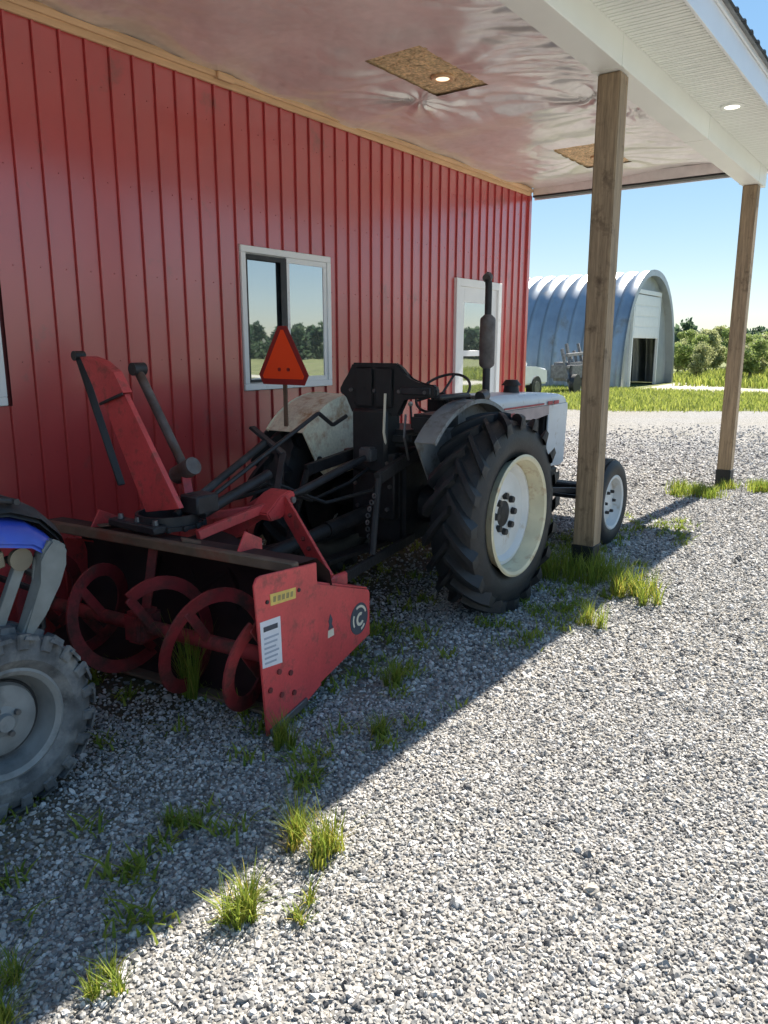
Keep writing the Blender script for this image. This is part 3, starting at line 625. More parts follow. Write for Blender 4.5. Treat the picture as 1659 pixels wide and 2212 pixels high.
# seat
sback = MB().prism([(3.135, 1.547), (2.78, 1.547), (2.72, 1.50), (2.685, 1.445), (2.63, 1.425), (2.50, 1.42), (2.485, 1.40), (2.49, 1.345), (2.73, 1.335), (2.76, 1.22), (3.14, 1.22), (3.17, 1.335), (3.235, 1.345), (3.24, 1.39), (3.19, 1.42), (3.165, 1.47)], 'yz', 3.97, 4.02, .012, 2).build('seat_back', 'seat', tr)
for (ya, yb) in ((2.80, 2.94), (2.955, 3.10)):
    MB().box((3.958, ya, 1.27), (3.975, yb, 1.52), .012, 2).build('back_pad', 'seat', sback)
MB().box((3.955, 2.52, 1.358), (3.972, 2.74, 1.405), .006).build('back_rail', 'darkst', sback)
for i in range(4): MB().cyl((3.966, 2.56+i*.19, 1.375), (3.95, 2.56+i*.19, 1.375), .012, n=8).build('bolt', 'steel', sback)
MB().box((4.0, TY-.25, 1.02), (4.42, TY+.2, 1.13), .035, 3).build('seat_cushion', 'seat', tr)
MB().box((3.93, TY-.12, .85), (4.1, TY+.16, 1.26), .02).build('seat_mount', 'seat', tr)
MB().box((3.97, 2.50, 1.13), (4.28, 2.68, 1.24), .02, 2).build('tool_box', 'seat', tr)
MB().box((3.99, 2.46, 1.33), (4.35, 2.52, 1.36), .01).build('arm_rest', 'seat', tr)
for i in range(3): MB().box((4.45+i*.08, TY-.35, .98+.03*i), (4.52+i*.08, TY-.2, 1.03+.03*i), .008).build('pedal_plate', 'engred', tr)
MB().box((4.2, TY-.45, .90), (4.8, TY-.21, .945), .006).build('foot_plate', 'engred', tr)
MB().box((4.2, TY+.21, .90), (4.8, TY+.45, .945), .006).build('foot_plate', 'engred', tr)
# fenders
def fender(yi, yo, s, m):
    c = (4.29, 0, .615); rr = .705; mb = MB()
    a0, a1, n = R(28), R(137), 22; t = .008
    outer = [(c[0]+rr*math.cos(a0+(a1-a0)*i/n), c[2]+rr*math.sin(a0+(a1-a0)*i/n)) for i in range(n+1)]
    inner = [(c[0]+(rr-t)*math.cos(a0+(a1-a0)*i/n), c[2]+(rr-t)*math.sin(a0+(a1-a0)*i/n)) for i in range(n+1)]
    mb.prism(outer+inner[::-1], 'xz', min(yi, yo), max(yi, yo), 0)
    f = mb.build('fender', m, tr)
    side = outer+[(3.94, .82), (4.02, .76), (4.55, .80), (4.86, .90)]
    yy = yi-s*.006
    MB().prism(side, 'xz', yy-.005, yy+.005, 0).build('fender_side', m, f)
    MB().prism([(4.29+(rr+d)*math.cos(a0+(a1-a0)*i/n), .615+(rr+d)*math.sin(a0+(a1-a0)*i/n)) for d, rg in ((.006, range(n+1)), (-.02, range(n, -1, -1))) for i in rg], 'xz', yo-.004, yo+.004, 0).build('fender_edge', m, f)
    return f
fl = fender(3.40, 3.72, 1, 'cream'); fender(2.50, 2.37, -1, 'greyf')
MB().cyl((3.93, 3.389, .90), (3.93, 3.378, .90), .022, n=12).build('fender_bolt', 'blackm', fl)
# slow vehicle triangle
def tri(r, cut, cy, cz):
    P = []
    cs = [(cy, cz+r*1.0), (cy-r*.97, cz-r*.66), (cy+r*.97, cz-r*.66)]
    for i in range(3):
        p = Vector(cs[i]); q = Vector(cs[(i+1) % 3]); d = (q-p).normalized()
        P += [tuple(p+d*cut), tuple(q-d*cut)]
    return P
sg = MB().prism(tri(.268, .075, 3.572, 1.577), 'yz', 3.795, 3.801, 0).build('slow_vehicle_sign', 'smvred', tr)
tag(sg, 'orange triangle sign with dark red border')
MB().prism(tri(.203, .022, 3.572, 1.572), 'yz', 3.7925, 3.7945, 0).build('orange_face', 'orange', sg)
MB().box((3.802, 3.55, 1.12), (3.812, 3.585, 1.50), .002).build('sign_stalk', 'rust', sg)
for yy in (3.52, 3.60): MB().cyl((3.792, yy, 1.50), (3.786, yy, 1.50), .012, n=10).build('sign_bolt', 'smvred', sg)
# hitch: lower links, rocker arms, top link, hydraulics, drawbar
for s in (-1, 1):
    MB().bar((4.1, TY+s*.22, .42), (2.98, TY+s*.42, .40), .025, .06).build('lower_link', 'engine', tr)
    la = MB().bar((4.15, TY+s*.2, .97), (3.62, TY+s*.28, .88), .04, .07).build('lift_arm', 'engine', tr)
    MB().tube([(3.63, TY+s*.28, .88), (3.50, TY+s*.33, .45)], .022, 8).build('lift_rod', 'engine', la)
tl = MB().tube([(3.16, TY, .82), (3.30, TY, .838), (3.72, TY, .928), (3.95, TY, .97)], [.016, .026, .026, .016], 10).build('top_link', 'darkst', tr)
MB().box((3.86, TY-.05, .93), (4.02, TY+.05, 1.02), .012, 2).build('clevis', 'steel', tl)
MB().box((3.95, TY-.17, .55), (4.02, TY+.17, .98), .01).build('rear_cover', 'engine', tr)
MB().cyl((4.0, TY, .60), (3.5, TY+.02, .55), .05).build('pto_shaft', 'engine', tr)
MB().cyl((3.5, TY+.02, .55), (2.95, TY+.1, .46), .042).build('pto_shield', 'engine', tr)
MB().bar((4.1, TY, .36), (3.45, TY, .36), .09, .03).build('drawbar', 'engine', tr)
for k, dy in enumerate((-.1, .02, .12)):
    MB().tube([(4.0, TY+dy, .9), (3.75, TY+dy*1.5, .78+.03*k), (3.5, TY+.12+dy, .72), (3.2, TY+.2+dy, .86), (2.9, TY+.25, .80)], .012, 6).build('hydraulic_hose', 'engine', tr)
for k in range(9):
    t = k/8; c = Vector((3.52, TY-.33+.05*math.sin(t*3), .80-.33*t)); MB().lathe([(.010, -.004), (.016, -.004), (.016, .004), (.010, .004)], c, 10, 'x' if k % 2 else 'y', closed=True).build('chain_link', 'steel', tr)
for k, (y, z) in enumerate(((-.12, .92), (.12, .92), (-.12, .62), (.12, .62), (-.14, .77), (.14, .77))): MB().cyl((3.952, TY+y, z), (3.935, TY+y, z), .014, n=6).build('cover_bolt', 'steel', tr)
MB().tube([(3.98, TY-.26, .95), (3.90, TY-.28, 1.10), (3.93, TY-.27, 1.24)], .008, 6).build('control_lever', 'steel', tr)
MB().tube([(3.98, TY-.10, .95), (3.92, TY-.11, 1.12), (3.95, TY-.10, 1.36)], .009, 6).build('control_lever', 'creamd', tr)
# front axle
MB().box((6.20, 2.40, .40), (6.34, 3.50, .50), .012).build('front_axle', 'engine', tr)
for y in (2.33, 3.57): MB().cyl((6.27, y, .30), (6.27, y, .62), .035).build('king_pin', 'engine', tr)
MB().bar((6.05, 2.36, .48), (5.1, TY-.3, .60), .03, .04).build('drag_link', 'darkst', tr)
MB().bar((6.05, 2.36, .42), (6.05, 3.54, .42), .03, .03).build('track_rod', 'darkst', tr)
MB().box((6.02, TY-.2, .42), (6.46, TY+.2, .60), .02).build('axle_bracket', 'engine', tr)

# ------------------------------------------------------------------ snow blower
sb = thing('snow_blower', (2.5, 3.06, 0), 'red two plate tractor snow blower with auger and tall discharge chute', 'snow blower')
YR, YL = 2.18, 3.94
def side(y, s):
    p = MB().prism([(2.158, .006), (2.104, .70), (2.122, .727), (2.15, .731), (2.545, .691), (2.565, .085), (2.43, .045)], 'xz', y-.006, y+.006, .003).build('side_plate', 'bred', sb)
    MB().prism([(2.545, .582), (2.575, .579), (3.02, .428), (3.032, .41), (3.032, .18), (2.57, .085), (2.54, .085)], 'xz', y-s*.0125-.006, y-s*.0125+.006, .003).build('rear_side_plate', 'bred', sb)
    MB().bar((2.57, y-s*.06, .584), (3.02, y-s*.06, .434), .09, .01).build('top_flange', 'bred', p)
    MB().bar((2.17, y+s*.012, .02), (2.44, y+s*.012, .06), .012, .035).build('skid_shoe', 'steel', p)
    for (x_, z_) in ((2.246, .275), (2.326, .24), (2.181, .215), (2.258, .163), (2.348, .137)):
        MB().cyl((x_, y+s*.006, z_), (x_, y+s*.014, z_), .013, n=8).build('bolt', 'engred', p)
    return p
sp = side(YR, -1); side(YL, 1)
# decals on the near plate
yd = YR-.0072
dc = MB().prism([(2.201, .637), (2.381, .619), (2.379, .570), (2.204, .586)], 'xz', yd-.0008, yd+.0008, 0).build('yellow_decal', 'yellow', sp)
for i, (a, b) in enumerate(((2.222, 2.240), (2.252, 2.272), (2.282, 2.302), (2.312, 2.332), (2.342, 2.360))):
    MB().prism([(a, .622-.003*i), (b, .620-.003*i), (b-.003, .596-.003*i), (a-.002, .598-.003*i)], 'xz', yd-.0018, yd-.001, 0).build('decal_mark', 'olive', dc)
for x_, z_ in ((2.180, .610), (2.402, .600)): MB().cyl((x_, YR-.006, z_), (x_, YR-.012, z_), .009, n=8).build('rivet', 'blackm', sp)
wd = MB().prism([(2.130, .535), (2.265, .523), (2.271, .309), (2.138, .329)], 'xz', yd-.0008, yd+.0008, 0).build('warning_label', 'wdecal', sp)
MB().prism([(2.150, .508), (2.245, .500), (2.245, .478), (2.150, .486)], 'xz', yd-.0018, yd-.001, 0).build('label_heading', 'print', wd)
for i in range(6):
    z = .458-i*.022
    MB().prism([(2.152, z+.002), (2.250-.010*(i % 3), z-.006), (2.250-.010*(i % 3), z-.015), (2.152, z-.007)], 'xz', yd-.0018, yd-.001, 0).build('label_line', 'gprint', wd)
yq = YR+.0125-.0072
dm = MB().prism([(2.666, .405), (2.684, .372), (2.676, .352), (2.690, .330), (2.648, .330), (2.656, .352), (2.650, .372)], 'xz', yq-.0008, yq+.0008, 0).build('caution_mark', 'print', sp)
MB().prism([(2.645, .326), (2.692, .326), (2.694, .290), (2.642, .290)], 'xz', yq-.0008, yq+.0008, 0).build('caution_label', 'creamd', sp)
def disc(cx_, cz_, r, n=28): return [(cx_+r*math.cos(2*math.pi*i/n), cz_+r*math.sin(2*math.pi*i/n)) for i in range(n)]
em = MB().prism(disc(2.925, .300, .083), 'xz', yq-.0008, yq+.0008, 0).build('round_emblem', 'print', sp)
def arc(cx_, cz_, r0, r1, a0, a1, n=16):
    return [(cx_+r1*math.cos(R(a0+(a1-a0)*i/n)), cz_+r1*math.sin(R(a0+(a1-a0)*i/n))) for i in range(n+1)]+[(cx_+r0*math.cos(R(a1-(a1-a0)*i/n)), cz_+r0*math.sin(R(a1-(a1-a0)*i/n))) for i in range(n+1)]
for q in (arc(2.925, .300, .058, .070, 20, 115), arc(2.925, .300, .050, .062, 150, 215), arc(2.933, .296, .020, .036, 60, 330), arc(2.925, .300, .055, .068, 285, 320)):
    MB().prism(q, 'xz', yq-.0020, yq-.0011, 0).build('emblem_mark', 'creamd', em)
# housing shell, lip, back
sh = MB(); prof = [(2.43, .712), (2.56, .705), (2.66, .62), (2.70, .48), (2.69, .34), (2.63, .18), (2.52, .08), (2.36, .035)]
sh.quadgrid([[(x_, y, z_) for y in (YR+.008, 2.7, 3.4, YL-.008)] for x_, z_ in prof]); sh.quadgrid([[(x_+.008, y, z_-.002) for y in (YR+.008, YL-.008)] for x_, z_ in prof])
sh.build('auger_housing', 'bredd', sb)
MB().box((2.385, YR+.008, .672), (2.432, YL-.008, .722), .006).build('top_lip', 'rust', sb)
MB().box((2.30, YR+.008, .012), (2.42, YL-.008, .028), .003).build('cutting_edge', 'rust', sb)
for y in (2.55, 3.55): MB().prism([(2.44, .712), (2.62, .66), (2.62, .74), (2.50, .80)], 'xz', y-.005, y+.005, .002).build('gusset', 'bred', sb)
MB().bar((2.45, 3.5, .727), (2.85, 3.35, .70), .06, .008).build('brace_strap', 'rust', sb)
MB().bar((2.44, 2.9, .73), (2.78, 2.62, .60), .07, .01).build('brace_strap', 'rust', sb)
# auger
AX, AZ, AR = 2.30, .305, .265
au = MB().cyl((AX, YR+.01, AZ), (AX, YL-.01, AZ), .035).build('auger', 'bredi', sb)
def flight(y0, y1, turns, ph):
    mb = MB(); n = int(abs(turns)*36); top = []
    rows = []
    for i in range(n+1):
        t = i/n; a = ph+turns*2*math.pi*t; y = y0+(y1-y0)*t
        ca, sa = math.cos(a), math.sin(a); w = .018
        rows.append([(AX+r*ca, y+d, AZ+r*sa) for r, d in ((AR-.065, -.006), (AR, -.006), (AR, .006), (AR-.065, .006), (AR-.065, -.006))])
    mb.quadgrid(rows)
    for i in range(int(abs(turns)*2)+1):
        t = min(1, i/(abs(turns)*2)); a = ph+turns*2*math.pi*t; y = y0+(y1-y0)*t
        mb.bar((AX, y, AZ), (AX+(AR-.03)*math.cos(a), y, AZ+(AR-.03)*math.sin(a)), .05, .012, up=(0, 1, 0))
    return mb.build('auger_flight', 'bredi', au)
flight(YR+.06, 2.98, 2.0, 2.2); flight(YL-.06, 3.14, 2.0, 2.2+math.pi)
MB().box((AX-.07, 3.0, AZ-.08), (AX+.09, 3.12, AZ+.08), .02, 2).build('gearbox', 'bredi', au)
MB().bar((AX+.03, 3.06, AZ+.05), (2.45, 3.10, .68), .05, .012).build('gearbox_stay', 'bredi', sb)
MB().lathe([(.30, -.01), (.30, .20), (.29, .20), (.29, -.01)], (2.69, 3.06, .36), 40, 'x').build('fan_drum', 'bredd', sb)
fan = MB()
for i in range(5):
    a = 2*math.pi*i/5; fan.bar((2.74, 3.06, .36), (2.74, 3.06+.27*math.cos(a), .36+.27*math.sin(a)), .02, .10, up=(1, 0, 0))
fan.build('impeller', 'bredd', sb)
# chute, rods and hitch: given in world coordinates, the blower body itself stands 6 degrees askew
PIV = Vector((2.12, 2.18, 0)); YAWB = R(6)
PRE[0] = Matrix.Translation(PIV) @ Matrix.Rotation(-YAWB, 4, 'Z') @ Matrix.Translation(-PIV)
ring = MB().lathe([(.15, 0), (.185, 0), (.185, .02), (.165, .022), (.165, .07), (.15, .07), (.15, 0)], (2.52, 3.22, .735), 32, 'z').build('chute_ring', 'darkst', sb)
for i in range(14):
    a = 2*math.pi*i/14; c = Vector((2.52+.185*math.cos(a), 3.22+.185*math.sin(a), .745)); MB().box(c-Vector((.012, .012, .014)), c+Vector((.012, .012, .014)), .003).build('ring_tooth', 'darkst', ring)
MB().box((2.32, 3.08, .732), (2.40, 3.46, .775), .008).build('ring_bracket', 'darkst', ring)
for y in (3.12, 3.26, 3.40): MB().cyl((2.36, y, .774), (2.36, y, .80), .018, .014, 8).build('bolt', 'steel', ring)
def chan(b0, b1, t0, t1, xa, xb, nm, par, m, th=.006):
    # channel: near wall quad b0-b1-t1-t0 in (y,z), far wall at xb, back wall along b1-t1
    mb = MB()
    for x_ in (xa, xb): mb.prism([b0, b1, t1, t0], 'yz', x_-th/2, x_+th/2, .001)
    d = (Vector(t1)-Vector(b1)); nrm = Vector((d.y, -d.x)).normalized()*th
    if nrm.x > 0: nrm = -nrm
    mb.prism([b1, t1, tuple(Vector(t1)+nrm), tuple(Vector(b1)+nrm)], 'yz', xa-th/2, xb+th/2, .001)
    return mb.build(nm, m, par)
ch = chan((3.32, .80), (3.055, .85), (3.617, 1.352), (3.44, 1.408), 2.46, 2.485, 'chute', sb, 'bred')
df = chan((3.622, 1.349), (3.425, 1.415), (3.775, 1.592), (3.50, 1.520), 2.445, 2.495, 'chute_deflector', ch, 'bred')
MB().prism([(3.52, 1.524), (3.50, 1.523), (3.60, 1.575), (3.70, 1.598), (3.775, 1.594)], 'yz', 2.44, 2.50, .001).build('deflector_cap', 'bred', df)
MB().bar((2.438, 3.625, 1.350), (2.438, 3.42, 1.412), .010, .016).build('hinge', 'blackm', df)
MB().bar((2.47, 3.835, 1.61), (2.47, 3.53, .92), .012, .045, up=(1, 0, 0)).build('deflector_bar', 'blackm', ch)
MB().cyl((2.44, 3.83, 1.60), (2.50, 3.83, 1.60), .026, n=14).build('bar_pivot', 'blackm', ch)
lk = MB().tube([(2.75, 3.70, 1.515), (2.75, 3.34, .985)], .026, 12).build('link_tube', 'exh', sb)
MB().cyl((2.71, 3.70, 1.525), (2.79, 3.70, 1.525), .036, n=14).build('link_eye', 'darkst', lk)
MB().cyl((2.75, 3.42, .945), (2.75, 3.27, 1.015), .05, .05, 16).build('worm_housing', 'exh', lk)
MB().bar((2.74, 3.33, .95), (2.70, 3.25, .76), .05, .03).build('link_bracket', 'bred', lk)
MB().box((2.55, 3.02, .80), (2.70, 3.16, .90), .01).build('worm_gear', 'darkst', ring)
# crank rod with handle and second control tube
MB().tube([(2.60, 3.10, .815), (3.10, 3.10, 1.035), (3.585, 3.10, 1.245), (3.60, 3.10, 1.248), (3.725, 3.10, 1.17), (3.74, 3.10, 1.168), (3.87, 3.10, 1.212)], .013, 8).build('crank_rod', 'blackm', sb)
MB().tube([(2.52, 3.16, .79), (3.35, 3.30, 1.09)], .022, 10).build('control_tube', 'blackp', sb)
MB().tube([(2.6, 3.05, .80), (3.15, 3.1, .93)], .03, 10).build('control_cylinder', 'darkst', sb)
MB().bar((3.32, 3.40, 1.17), (3.36, 3.18, 1.02), .05, .02).build('rod_support', 'darkst', sb)
MB().bar((3.36, 3.18, 1.02), (3.1, 3.0, .82), .035, .02).build('rod_support', 'darkst', sb)
# hitch mast
hm = MB().prism([(2.90, .765), (2.93, .72), (3.02, .725), (3.12, .79), (3.13, .85), (3.09, .87), (3.01, .85)], 'xz', TY-.075, TY+.075, .008, 2).build('hitch_head', 'bred', sb)
MB().cyl((3.10, TY-.09, .815), (3.10, TY+.09, .815), .018, n=12).build('hitch_pin', 'steel', hm)
for s in (-1, 1):
    lg = MB().bar((3.06, TY+s*.045, .80), (2.88, TY+s*.52, .47), .118, .018, up=(1, 0, .2)).build('mast_leg', 'bred', sb)
    for t in (.2, .5, .62):
        p = Vector((3.06, TY+s*.045, .80)).lerp(Vector((2.88, TY+s*.52, .47)), t); MB().cyl(p+Vector((-.012, 0, .012)), p+Vector((-.02, 0, .02)), .012, n=8).build('bolt', 'engred', lg)
    MB().box((2.80, TY+s*.52-.015, .33), (3.02, TY+s*.52+.015, .50), .01).build('hitch_lug', 'bred', sb)
    MB().cyl((2.98, TY+s*.38, .40), (2.98, TY+s*.56, .40), .016, n=10).build('hitch_pin', 'steel', sb)
MB().bar((3.0, TY, .79), (2.50, TY+.02, .718), .03, .05).build('mast_brace', 'bred', sb)
MB().bar((2.99, TY+.06, .77), (2.52, TY+.42, .715), .03, .04).build('mast_brace', 'bred', sb)
MB().box((2.72, 2.36, .44), (2.80, 3.76, .50), .008).build('rear_cross_tube', 'bredi', sb)

PRE[0] = None
sb.location = PIV+Matrix.Rotation(YAWB, 3, 'Z') @ (Vector(sb.location)-PIV); sb.rotation_euler = (0, 0, YAWB)

# ------------------------------------------------------------------ quad bike
qb = thing('quad_bike', (.62, 3.0, 0), 'mud splashed blue quad bike with dusty knobbly tyres beside the snow blower', 'quad bike')
def knob_tyre(c, Rr, ri, w, parent, n=20):
    mb = MB(); mb.lathe(tyre_profile(Rr-.018, ri, w), c, 56, 'y')
    for i in range(n):
        for j, (y, off, ln) in enumerate(((-.40, 0, .30), (-.12, .5, .26), (.15, 0, .26), (.42, .5, .30))):
            a = 2*math.pi*(i+off)/n; da = .095
            yy = y*w; y0 = yy-ln*w*.5; y1 = yy+ln*w*.5
            rb = Rr-.03; rt = Rr-(.018 if abs(y) > .3 else 0)
            P = []
            for (r, q, yv) in ((rb, -da, y0), (rb, da, y0), (rb, da, y1), (rb, -da, y1), (rt, -da*.75, y0+.006), (rt, da*.75, y0+.006), (rt, da*.75, y1-.006), (rt, -da*.75, y1-.006)):
                P.append(mb.bm.verts.new((c[0]+r*math.cos(a+q), c[1]+yv, c[2]+r*math.sin(a+q))))
            for f in ((4, 5, 6, 7), (0, 4, 7, 3), (1, 2, 6, 5), (0, 1, 5, 4), (3, 7, 6, 2)): mb.bm.faces.new([P[q] for q in f])
        for s in (-1, 1):   # side lugs down the shoulder
            a = 2*math.pi*(i+(.25 if s > 0 else .25))/n; da = .075
            h = w*.5; P = []
            for (r, q, yv) in ((Rr*.80, -da, h*.995), (Rr*.80, da, h*.995), (Rr*.95, da, h*.93), (Rr*.95, -da, h*.93), (Rr*.815, -da*.7, h*1.06), (Rr*.815, da*.7, h*1.06), (Rr*.965, da*.7, h*.99), (Rr*.965, -da*.7, h*.99)):
                P.append(mb.bm.verts.new((c[0]+r*math.cos(a+q), c[1]+s*yv, c[2]+r*math.sin(a+q))))
            for f in ((4, 5, 6, 7), (0, 4, 7, 3), (1, 2, 6, 5), (0, 1, 5, 4), (3, 7, 6, 2)): mb.bm.faces.new([P[q] for q in f])
    return mb.build('tyre', 'tyred', parent, ang=30)
def qwheel(x_, y, s):
    c = (x_, y, .335); hub = MB().lathe([(0, .03), (.03, .03), (.035, .01), (.06, 0), (.06, -.05), (0, -.05)], (x_, y+s*.05, .335), 20, 'y', sgn=s)
    w = hub.build('wheel', 'greyrim', qb)
    knob_tyre(c, .345, .195, .24, w)
    MB().lathe([(.20, .09), (.208, .097), (.198, .102), (.180, .09), (.172, .02), (.160, .0), (.145, .01), (.13, .04), (.085, .055), (.05, .05), (0, .05), (0, .03), (.08, .03), (.11, .0), (.14, -.05), (.17, -.09)], c, 44, 'y', sgn=s).build('rim', 'greyrim', w)
    MB().lathe([(.141, .012), (.150, .02), (.145, .029), (.134, .02)], c, 36, 'y', sgn=s, closed=True).build('rim_bead', 'blackp', w)
    for i in range(4):
        a = 2*math.pi*i/4+.4; p = Vector((x_+.055*math.cos(a), y+s*.05, .335+.055*math.sin(a)))
        MB().cyl(p, p+Vector((0, s*.02, 0)), .011, n=7).build('wheel_nut', 'steel', w)
for x_ in (1.25, .0):
    qwheel(x_, 2.64, -1); qwheel(x_, 3.40, 1)
FC = Vector((1.25, 0, .40))
for (y0, y1) in ((2.58, 2.86), (3.18, 3.46)):
    # moulded front fender: blue top, black upper cowl edge, grey splash guard
    mb = MB(); rows = []
    for (x_, z_) in ((.86, .86), (.98, .965), (1.12, 1.02), (1.30, 1.04), (1.43, 1.01), (1.505, .955), (1.525, .93)):
        ym = (y0+y1)/2; sgn = -1 if ym < 3 else 1; yo = y0 if sgn < 0 else y1; yi = y1 if sgn < 0 else y0
        rows.append([(x_, yi, z_+.05), (x_, (yi*.6+yo*.4), z_+.045), (x_, yi*.25+yo*.75, z_+.022), (x_, yi*.06+yo*.94, z_-.01), (x_-.005, yo, z_-.055)])
    mb.quadgrid(rows); mb.quadgrid([[(a-.008, b_-.0, c_-.012) for a, b_, c_ in r] for r in rows])
    fd = mb.build('front_fender', 'blue', qb, ang=50)
    yo = y0 if y0 < 3 else y1; s = -1 if y0 < 3 else 1
    MB().prism([(1.49, .965), (1.53, .945), (1.55, .92), (1.535, .86), (1.505, .79), (1.45, .69), (1.37, .61), (1.34, .63), (1.395, .73), (1.43, .81), (1.45, .89), (1.445, .92)], 'xz', yo-.012 if s < 0 else yo-.05, yo+.05 if s < 0 else yo+.012, .010, 2).build('splash_guard', 'greyp', fd)
    MB().bar((1.40, yo-s*.05, .90), (1.29, yo-s*.06, .66), .03, .04).build('fender_stay', 'greyp', fd)
    MB().cyl((1.385, yo-s*.020, .905), (1.385, yo-s*.05, .905), .042, .036, 20).build('turn_lamp', 'tanp', fd)
    MB().prism([(1.12, .94), (1.335, .945), (1.34, .885), (1.14, .86)], 'xz', yo-s*.05-.01, yo-s*.05+.01, .006).build('inner_guard', 'tanp', fd)
# black upper cowl / rack over the fenders
mb = MB(); rows = []
for (x_, z_) in ((.80, 1.04), (.98, 1.10), (1.20, 1.135), (1.38, 1.125), (1.49, 1.08), (1.565, 1.0), (1.585, .93)):
    rows.append([(x_, 2.63, z_-.05), (x_, 2.67, z_-.012), (x_, 2.80, z_+.005), (x_, 3.02, z_+.02), (x_, 3.24, z_+.005), (x_, 3.34, z_-.01), (x_, 3.38, z_-.04)])
mb.quadgrid(rows); mb.quadgrid([[(a-.01, b_, c_-.014) for a, b_, c_ in r] for r in rows]); mb.build('front_cowl', 'blackp', qb, ang=50)
rk = MB()
for y in (2.64, 2.76, 2.88, 3.0, 3.12, 3.24, 3.36): rk.tube([(.78, y, 1.09), (1.08, y, 1.13), (1.28, y, 1.14), (1.40, y, 1.11)], .010, 8)
rk.tube([(.78, 2.62, 1.09), (.78, 3.40, 1.09)], .012, 8); rk.tube([(1.40, 2.62, 1.11), (1.40, 3.40, 1.11)], .012, 8); rk.build('front_rack', 'blackp', qb)
MB().box((-.1, 2.86, .30), (1.35, 3.16, .62), .04, 2).build('chassis', 'blackp', qb)
MB().box((.35, 2.90, .62), (.85, 3.14, .86), .05, 2).build('engine', 'engine', qb)
MB().prism([(-.45, .80), (.10, .78), (.45, .86), (.62, 1.0), (.80, 1.0), (.86, .80), (.40, .70), (-.40, .70)], 'xz', 2.88, 3.14, .03, 2).build('seat', 'seat', qb)
MB().prism([(-.48, .86), (-.38, .92), (-.05, .94), (.20, .90), (.36, .72), (.33, .70), (.16, .86), (-.05, .89), (-.36, .87), (-.46, .82)], 'xz', 2.56, 3.46, .012, 2).build('rear_fender', 'blue', qb)
for s in (-1, 1):
    for x_ in (1.25, 0): MB().bar((x_, 3.0+s*.14, .40), (x_, 3.0+s*.34, .335), .09, .03).build('suspension_arm', 'blackp', qb)
    MB().tube([(1.22, 3.0+s*.30, .36), (1.15, 3.0+s*.17, .80)], .03, 10).build('shock_absorber', 'steel', qb)
hb = MB(); hb.tube([(.62, 2.62, 1.16), (.70, 2.74, 1.18), (.80, 2.9, 1.12), (.80, 3.1, 1.12), (.70, 3.26, 1.18), (.62, 3.38, 1.16)], .013, 8); hb.tube([(.80, 3.0, 1.12), (.95, 3.0, .8)], .02, 8); hb.build('handlebar', 'darkst', qb)
bp_ = MB(); bp_.tube([(1.42, 2.82, .45), (1.56, 2.82, .55), (1.56, 2.82, .76), (1.44, 2.82, .86)], .014, 8); bp_.tube([(1.42, 3.18, .45), (1.56, 3.18, .55), (1.56, 3.18, .76), (1.44, 3.18, .86)], .014, 8); bp_.tube([(1.56, 2.82, .70), (1.56, 3.18, .70)], .014, 8); bp_.build('front_bumper', 'blackm', qb)

# ------------------------------------------------------------------ arched metal barn
QX0, QX1, QY, QH, QL = 30.1, 36.9, 10.33, 4.62, 15.0
qh = thing('arched_barn', ((QX0+QX1)/2, QY, 0), 'galvanised arched metal barn with a half open front door across the yard', 'barn')
def archpt(t, off=0):
    # t 0..1 from left foot to right foot, gothic-quonset section
    a = math.pi*(1-t); hw = (QX1-QX0)/2+off; cx_ = (QX0+QX1)/2
    c, s = math.cos(a), math.sin(a)
    e = .90
    return (cx_+hw*math.copysign(abs(c)**e, c), (QH+off)*abs(s)**e)
ap = [archpt(i/36) for i in range(37)]
pw = .61
for i in range(int(QL/pw)):
    y0 = QY+i*pw; rows = []
    for (dy, off) in ((0, -.03), (.08, .0), (.16, .075), (.305, .10), (.45, .075), (.53, .0), (pw, -.03)):
        rows.append([(p[0], y0+dy, p[1]) for p in [archpt(k/36, off) for k in range(37)]])
    MB().quadgrid(rows).build('arch_panel', 'galv', qh, ang=60)
dx0, dx1 = 31.75, 35.05
def wallpanel(xa, xb, z0, nm='end_wall_panel'):
    n = 6; top = []
    for j in range(n+1):
        x_ = xa+(xb-xa)*j/n; best = 0
        lo = [p for p in ap]
        for A, B in zip(lo, lo[1:]):
            if A[0] <= x_ <= B[0]+1e-6 and B[0] > A[0]: best = max(best, A[1]+(B[1]-A[1])*(x_-A[0])/(B[0]-A[0]))
        top.append((x_, max(best-.02, z0+.05)))
    MB().prism([(xa, z0)]+top+[(xb, z0)], 'xz', QY+.30, QY+.33, 0).build(nm, 'galvd', qh)
for i in range(4):
    wallpanel(QX0+.05+i*.4, QX0+.05+i*.4+.385, 0)
    wallpanel(QX1-.05-i*.45-.435, QX1-.05-i*.45, 0)
for i in range(6): wallpanel(dx0+i*.55, dx0+i*.55+.54, 3.75)
dt = MB().box((dx0, QY+.22, 1.98), (dx1, QY+.29, 3.72), .01).build('upper_door', 'whdoor', qh)
for i in range(4): MB().box((dx0+.06, QY+.205, 2.05+i*.42), (dx1-.06, QY+.219, 2.05+i*.42+.36), .006).build('door_panel', 'whdoor', dt)
for x_ in (dx0-.10, dx1): MB().box((x_, QY+.2, 0), (x_+.10, QY+.31, 3.9), .005).build('door_jamb', 'whdoor', qh)
MB().box((dx0-.10, QY+.19, 3.75), (dx1+.1, QY+.30, 3.92), .005).build('door_header', 'whdoor', qh)
MB().box((QX0+.3, QY+8, 0), (QX1-.3, QY+8.1, 3.2), 0).build('inner_partition', 'dark', qh)
